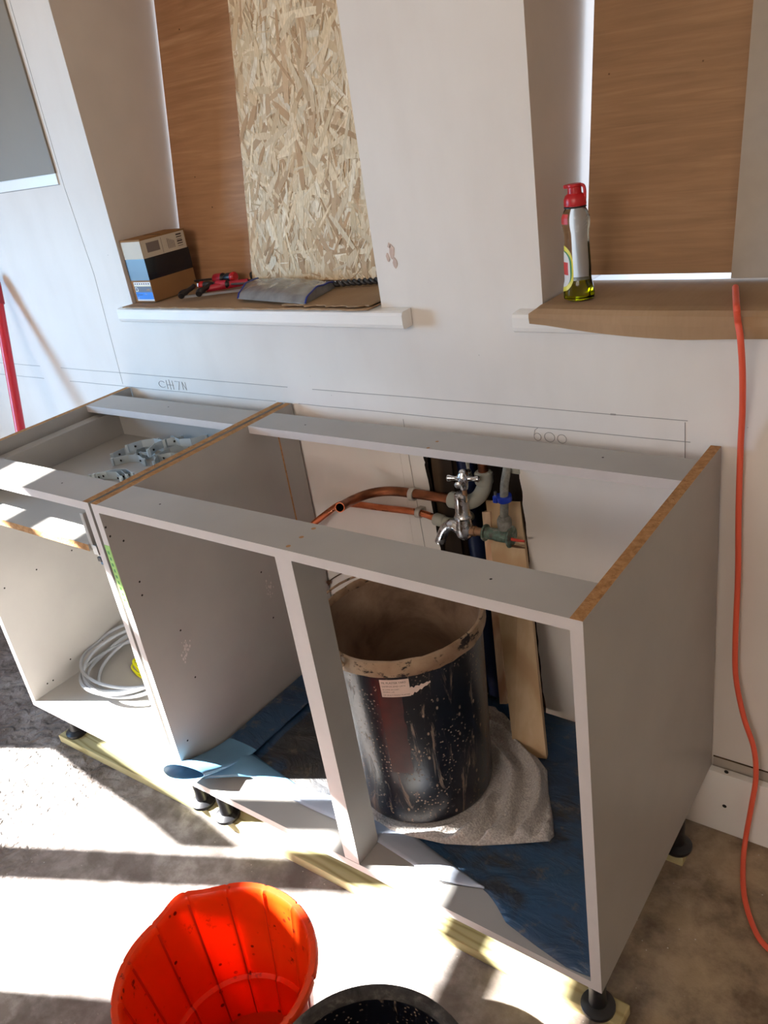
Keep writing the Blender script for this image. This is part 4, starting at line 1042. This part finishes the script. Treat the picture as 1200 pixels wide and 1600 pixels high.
for q in (.0, .28): 
    b = MB(); p = a_.lerp(c_, q); b.tube([p+Vector((0, 0, .004))-nn_*.010, p+Vector((0, 0, .007)), p+nn_*.035+Vector((.012, 0, .012)), p+nn_*.055+Vector((.018, 0, .016))], [.008, .009, .006, .006], M['black'], n=10, sub=3); b.done('jaw', t)
b = MB(); p = zp(395, 432, .262); b.tube([p, p+Vector((.022, .004, .006)), p+Vector((.06, .01, -.008))], [.013, .011, .004], M['black'], n=12); tag(b.done('hand_tool'), 'black handled tool standing behind the vinyl pouch', 'hand tool')

# vinyl pouch with blue piping
zb_ = .2465
c1_, c2_, c3_, c4_ = zp(372, 466, zb_), zp(477, 474, zb_), zp(527, 446, zb_), zp(410, 437, zb_+.004)
b = MB(); rows = []
for i in range(25):
    u_ = i/24; a_ = c1_.lerp(c2_, u_); d_ = c4_.lerp(c3_, u_); r_ = []
    for j in range(17):
        v_ = j/16; p = a_.lerp(d_, v_); hh = .030*math.sin(PI*min(1, max(0, v_)))**.45*(.55+.45*math.sin(PI*min(1, .25+.7*(1-u_))))
        z = zb_+hh*(1-.25*u_)+.006*mnoise.noise(Vector((u_*9, v_*4, 2)))*math.sin(PI*v_)+.0016*math.sin(u_*75)*math.sin(PI*v_)*(1 if u_ > .3 else .4)
        r_.append((p.x, p.y, max(z, zb_-.0015)))
    rows.append(r_)
b.grid(rows, M['pouch']); bot = [[(p[0], p[1], zb_-.002) for p in r_] for r_ in rows]; b.grid([r_[::-1] for r_ in bot], M['pouch'])
for a, c in ((rows[0], bot[0]), (rows[-1], bot[-1]), ([r_[0] for r_ in rows], [r_[0] for r_ in bot]), ([r_[-1] for r_ in rows], [r_[-1] for r_ in bot])): b.grid([a, c], M['pouch'])
pch = b.done('vinyl_pouch'); tag(pch, 'shiny clear vinyl tool pouch with blue piped ends on the left sill', 'pouch')
for r_ in (rows[0], rows[-1]):
    b = MB(); b.tube([(p[0], p[1], p[2]+.0005) for p in r_], .0021, M['blue'], n=8); b.done('blue_piping', pch)
# masonry drill bit at the foot of the strand board
b = MB(); p, q = zp(510, 444, .254), zp(594, 449, .254); p.y = min(p.y, .742); q.y = .745; ax_ = (q-p).normalized(); L_ = (q-p).length; n_ = 16; R_ = []; sg = 90
s1_ = ax_.orthogonal().normalized(); s2_ = ax_.cross(s1_)
for i in range(sg+1):
    c = p+ax_*L_*i/sg; th = i/sg*L_/.028*2*PI; R_.append([tuple(c+(.0085-.0034*(1-abs(math.cos(2*PI*k/n_-0)))**1.2*1.6)*(math.cos(2*PI*k/n_+th)*s1_+math.sin(2*PI*k/n_+th)*s2_)) for k in range(n_+1)])
b.grid(R_, M['darksteel']); tag(b.done('drill_bit'), 'long dark spiral drill bit lying at the foot of the strand board', 'drill bit')

# ------------------------------------------------------------------ bottle on the right sill
btx, bty, btz = -.262, .606, .2445
bt = thing('washing_up_bottle', 'clear washing up liquid bottle with a red cap on the right sill', 'bottle', (btx, bty, btz))
prof = [(.0, 0), (.022, 0), (.0275, .003), (.0285, .012), (.0270, .022), (.0235, .036), (.0235, .060), (.0225, .095), (.0220, .115), (.0235, .122), (.0250, .130), (.0245, .142), (.0205, .152), (.0180, .156), (.0165, .158)]
b = MB(); b.lathe(prof, (btx, bty, btz), M['clear'], 40, sy_=.80)
inn = [(max(r-.0012, 0), h+(.0012 if h < .01 else 0)) for r, h in prof]; b.lathe(inn[::-1], (btx, bty, btz), M['clear'], 40, sy_=.80)
for k in range(5):   # embossed swirls on the shoulder
    a0_ = math.radians(-50+k*3); z0_ = btz+.112+k*.0065
    b.tube([(btx+.0238*math.cos(a0_+q*.14), bty+.80*.0238*math.sin(a0_+q*.14), z0_-.006+q*.0035) for q in range(5)], [.0004, .0012, .0015, .0012, .0004], M['clear'], n=8)
b.done('bottle_body', bt)
b = MB(); lv = .036; lp_ = [(0, .002)]+[(r-.0016, max(h, .002)) for r, h in prof if 0 < r and h < lv]+[(.0219, lv), (0, lv)]
b.lathe(lp_, (btx, bty, btz), M['soap'], 40, sy_=.80); b.done('washing_liquid', bt)
b = MB(); b.lathe([(.0165, .157), (.0195, .157), (.0195, .1585), (.0165, .1595), (.0165, .157)], (btx, bty, btz), M['black'], 32, sy_=.9); b.done('neck_ring', bt)
b = MB(); b.lathe([(0, .160), (.0190, .160), (.0195, .162), (.0190, .171), (.0165, .177), (.0120, .180), (.0115, .190), (.0130, .1915), (.0130, .194), (.0115, .1955), (0, .1958)], (btx, bty, btz), M['red'], 32, sy_=.9)
b.tube([(btx+.010, bty, btz+.193), (btx+.0165, bty, btz+.191), (btx+.0185, bty, btz+.183), (btx+.0180, bty, btz+.170)], .0028, M['red'], n=8, sub=4); b.box(btx-.018, btx-.008, bty-.006, bty+.006, btz+.1885, btz+.1945, M['red'], bev=.0015)
b.done('cap', bt)
def pr(h):
    for (r0_, h0_), (r1_, h1_) in zip(prof[1:], prof[2:]):
        if h0_ <= h <= h1_: return r0_+(r1_-r0_)*(h-h0_)/(h1_-h0_+1e-9)
    return .02
def bpt(a, h, o_): r_ = pr(h)+o_; return Vector((btx+r_*math.cos(a), bty+.8*r_*math.sin(a), btz+h))
def patch(name, ac, ha, z0_, z1_, mt, o_=.0005, oval=True):
    b = MB(); rows = []
    for i in range(25):
        q = -1+2*i/24; h_ = (z0_+z1_)/2+(z1_-z0_)/2*q; wdt = ha*(math.sqrt(max(0, 1-abs(q)**3.2)) if oval else 1)
        rows.append([bpt(ac-wdt+2*wdt*j/10, h_, o_) for j in range(11)])
    b.grid(rows, mt); return b.done(name, bt)
lc = math.radians(-150)
patch('front_label', lc, 1.05, .016, .096, M['labelyellow']); patch('label_stripe', lc, .92, .026, .088, M['labelgreen'], .0008); patch('label_centre', lc, .80, .024, .086, M['white'], .0011)
patch('label_print', lc, .62, .046, .068, M['labelred'], .0014, False)
rs_ = patch('red_sticker', math.radians(-128), .42, .132, .1485, M['labelred'], .0006, False)

# ------------------------------------------------------------------ orange cord, red pole
b = MB()
pp = [at(1149, 449, 'z', .252), at(1150, 466, 'z', .2525), at(1151, 482, 'z', .2525), at(1153, 503, 'y', .531), at(1157, 530, 'y', .526), P_(1160, 580, .540), P_(1160, 640, .556), P_(1157, 700, .568), P_(1154, 800, .568), P_(1153, 900, .566),
      P_(1149, 1000, .560), P_(1150, 1060, .558), P_(1162, 1120, .556), P_(1178, 1170, .552), P_(1181, 1215, .545), P_(1174, 1260, .535), at(1165, 1310, 'z', FL+.03), at(1161, 1350, 'z', FL+.008), at(1163, 1400, 'z', FL+.006), at(1178, 1450, 'z', FL+.006), at(1200, 1482, 'z', FL+.006), at(1260, 1530, 'z', FL+.006)]
b.tube(smooth_path(pp, 6), .0052, M['cord'], n=12); tag(b.done('extension_cord'), 'orange extension cord hanging from the right sill down to the floor', 'cord')

top = Vector((-2.118, .560, .325)); mid = at(32, 672, 'y', .42); d_ = (mid-top); endp = top+d_*((FL+.002-top.z)/d_.z)
t = thing('red_pole', 'red broom pole leaning on the wall beyond the left cabinet', 'pole', endp)
b = MB(); b.tube([top+d_.normalized()*.08, endp], .0150, M['redpole'], n=18); b.done('shaft', t)
b = MB(); b.tube([top, top+d_.normalized()*.008, top+d_.normalized()*.02, top+d_.normalized()*.085], [.006, .012, .0165, .0185], M['redgrip'], n=18); b.done('grip', t)
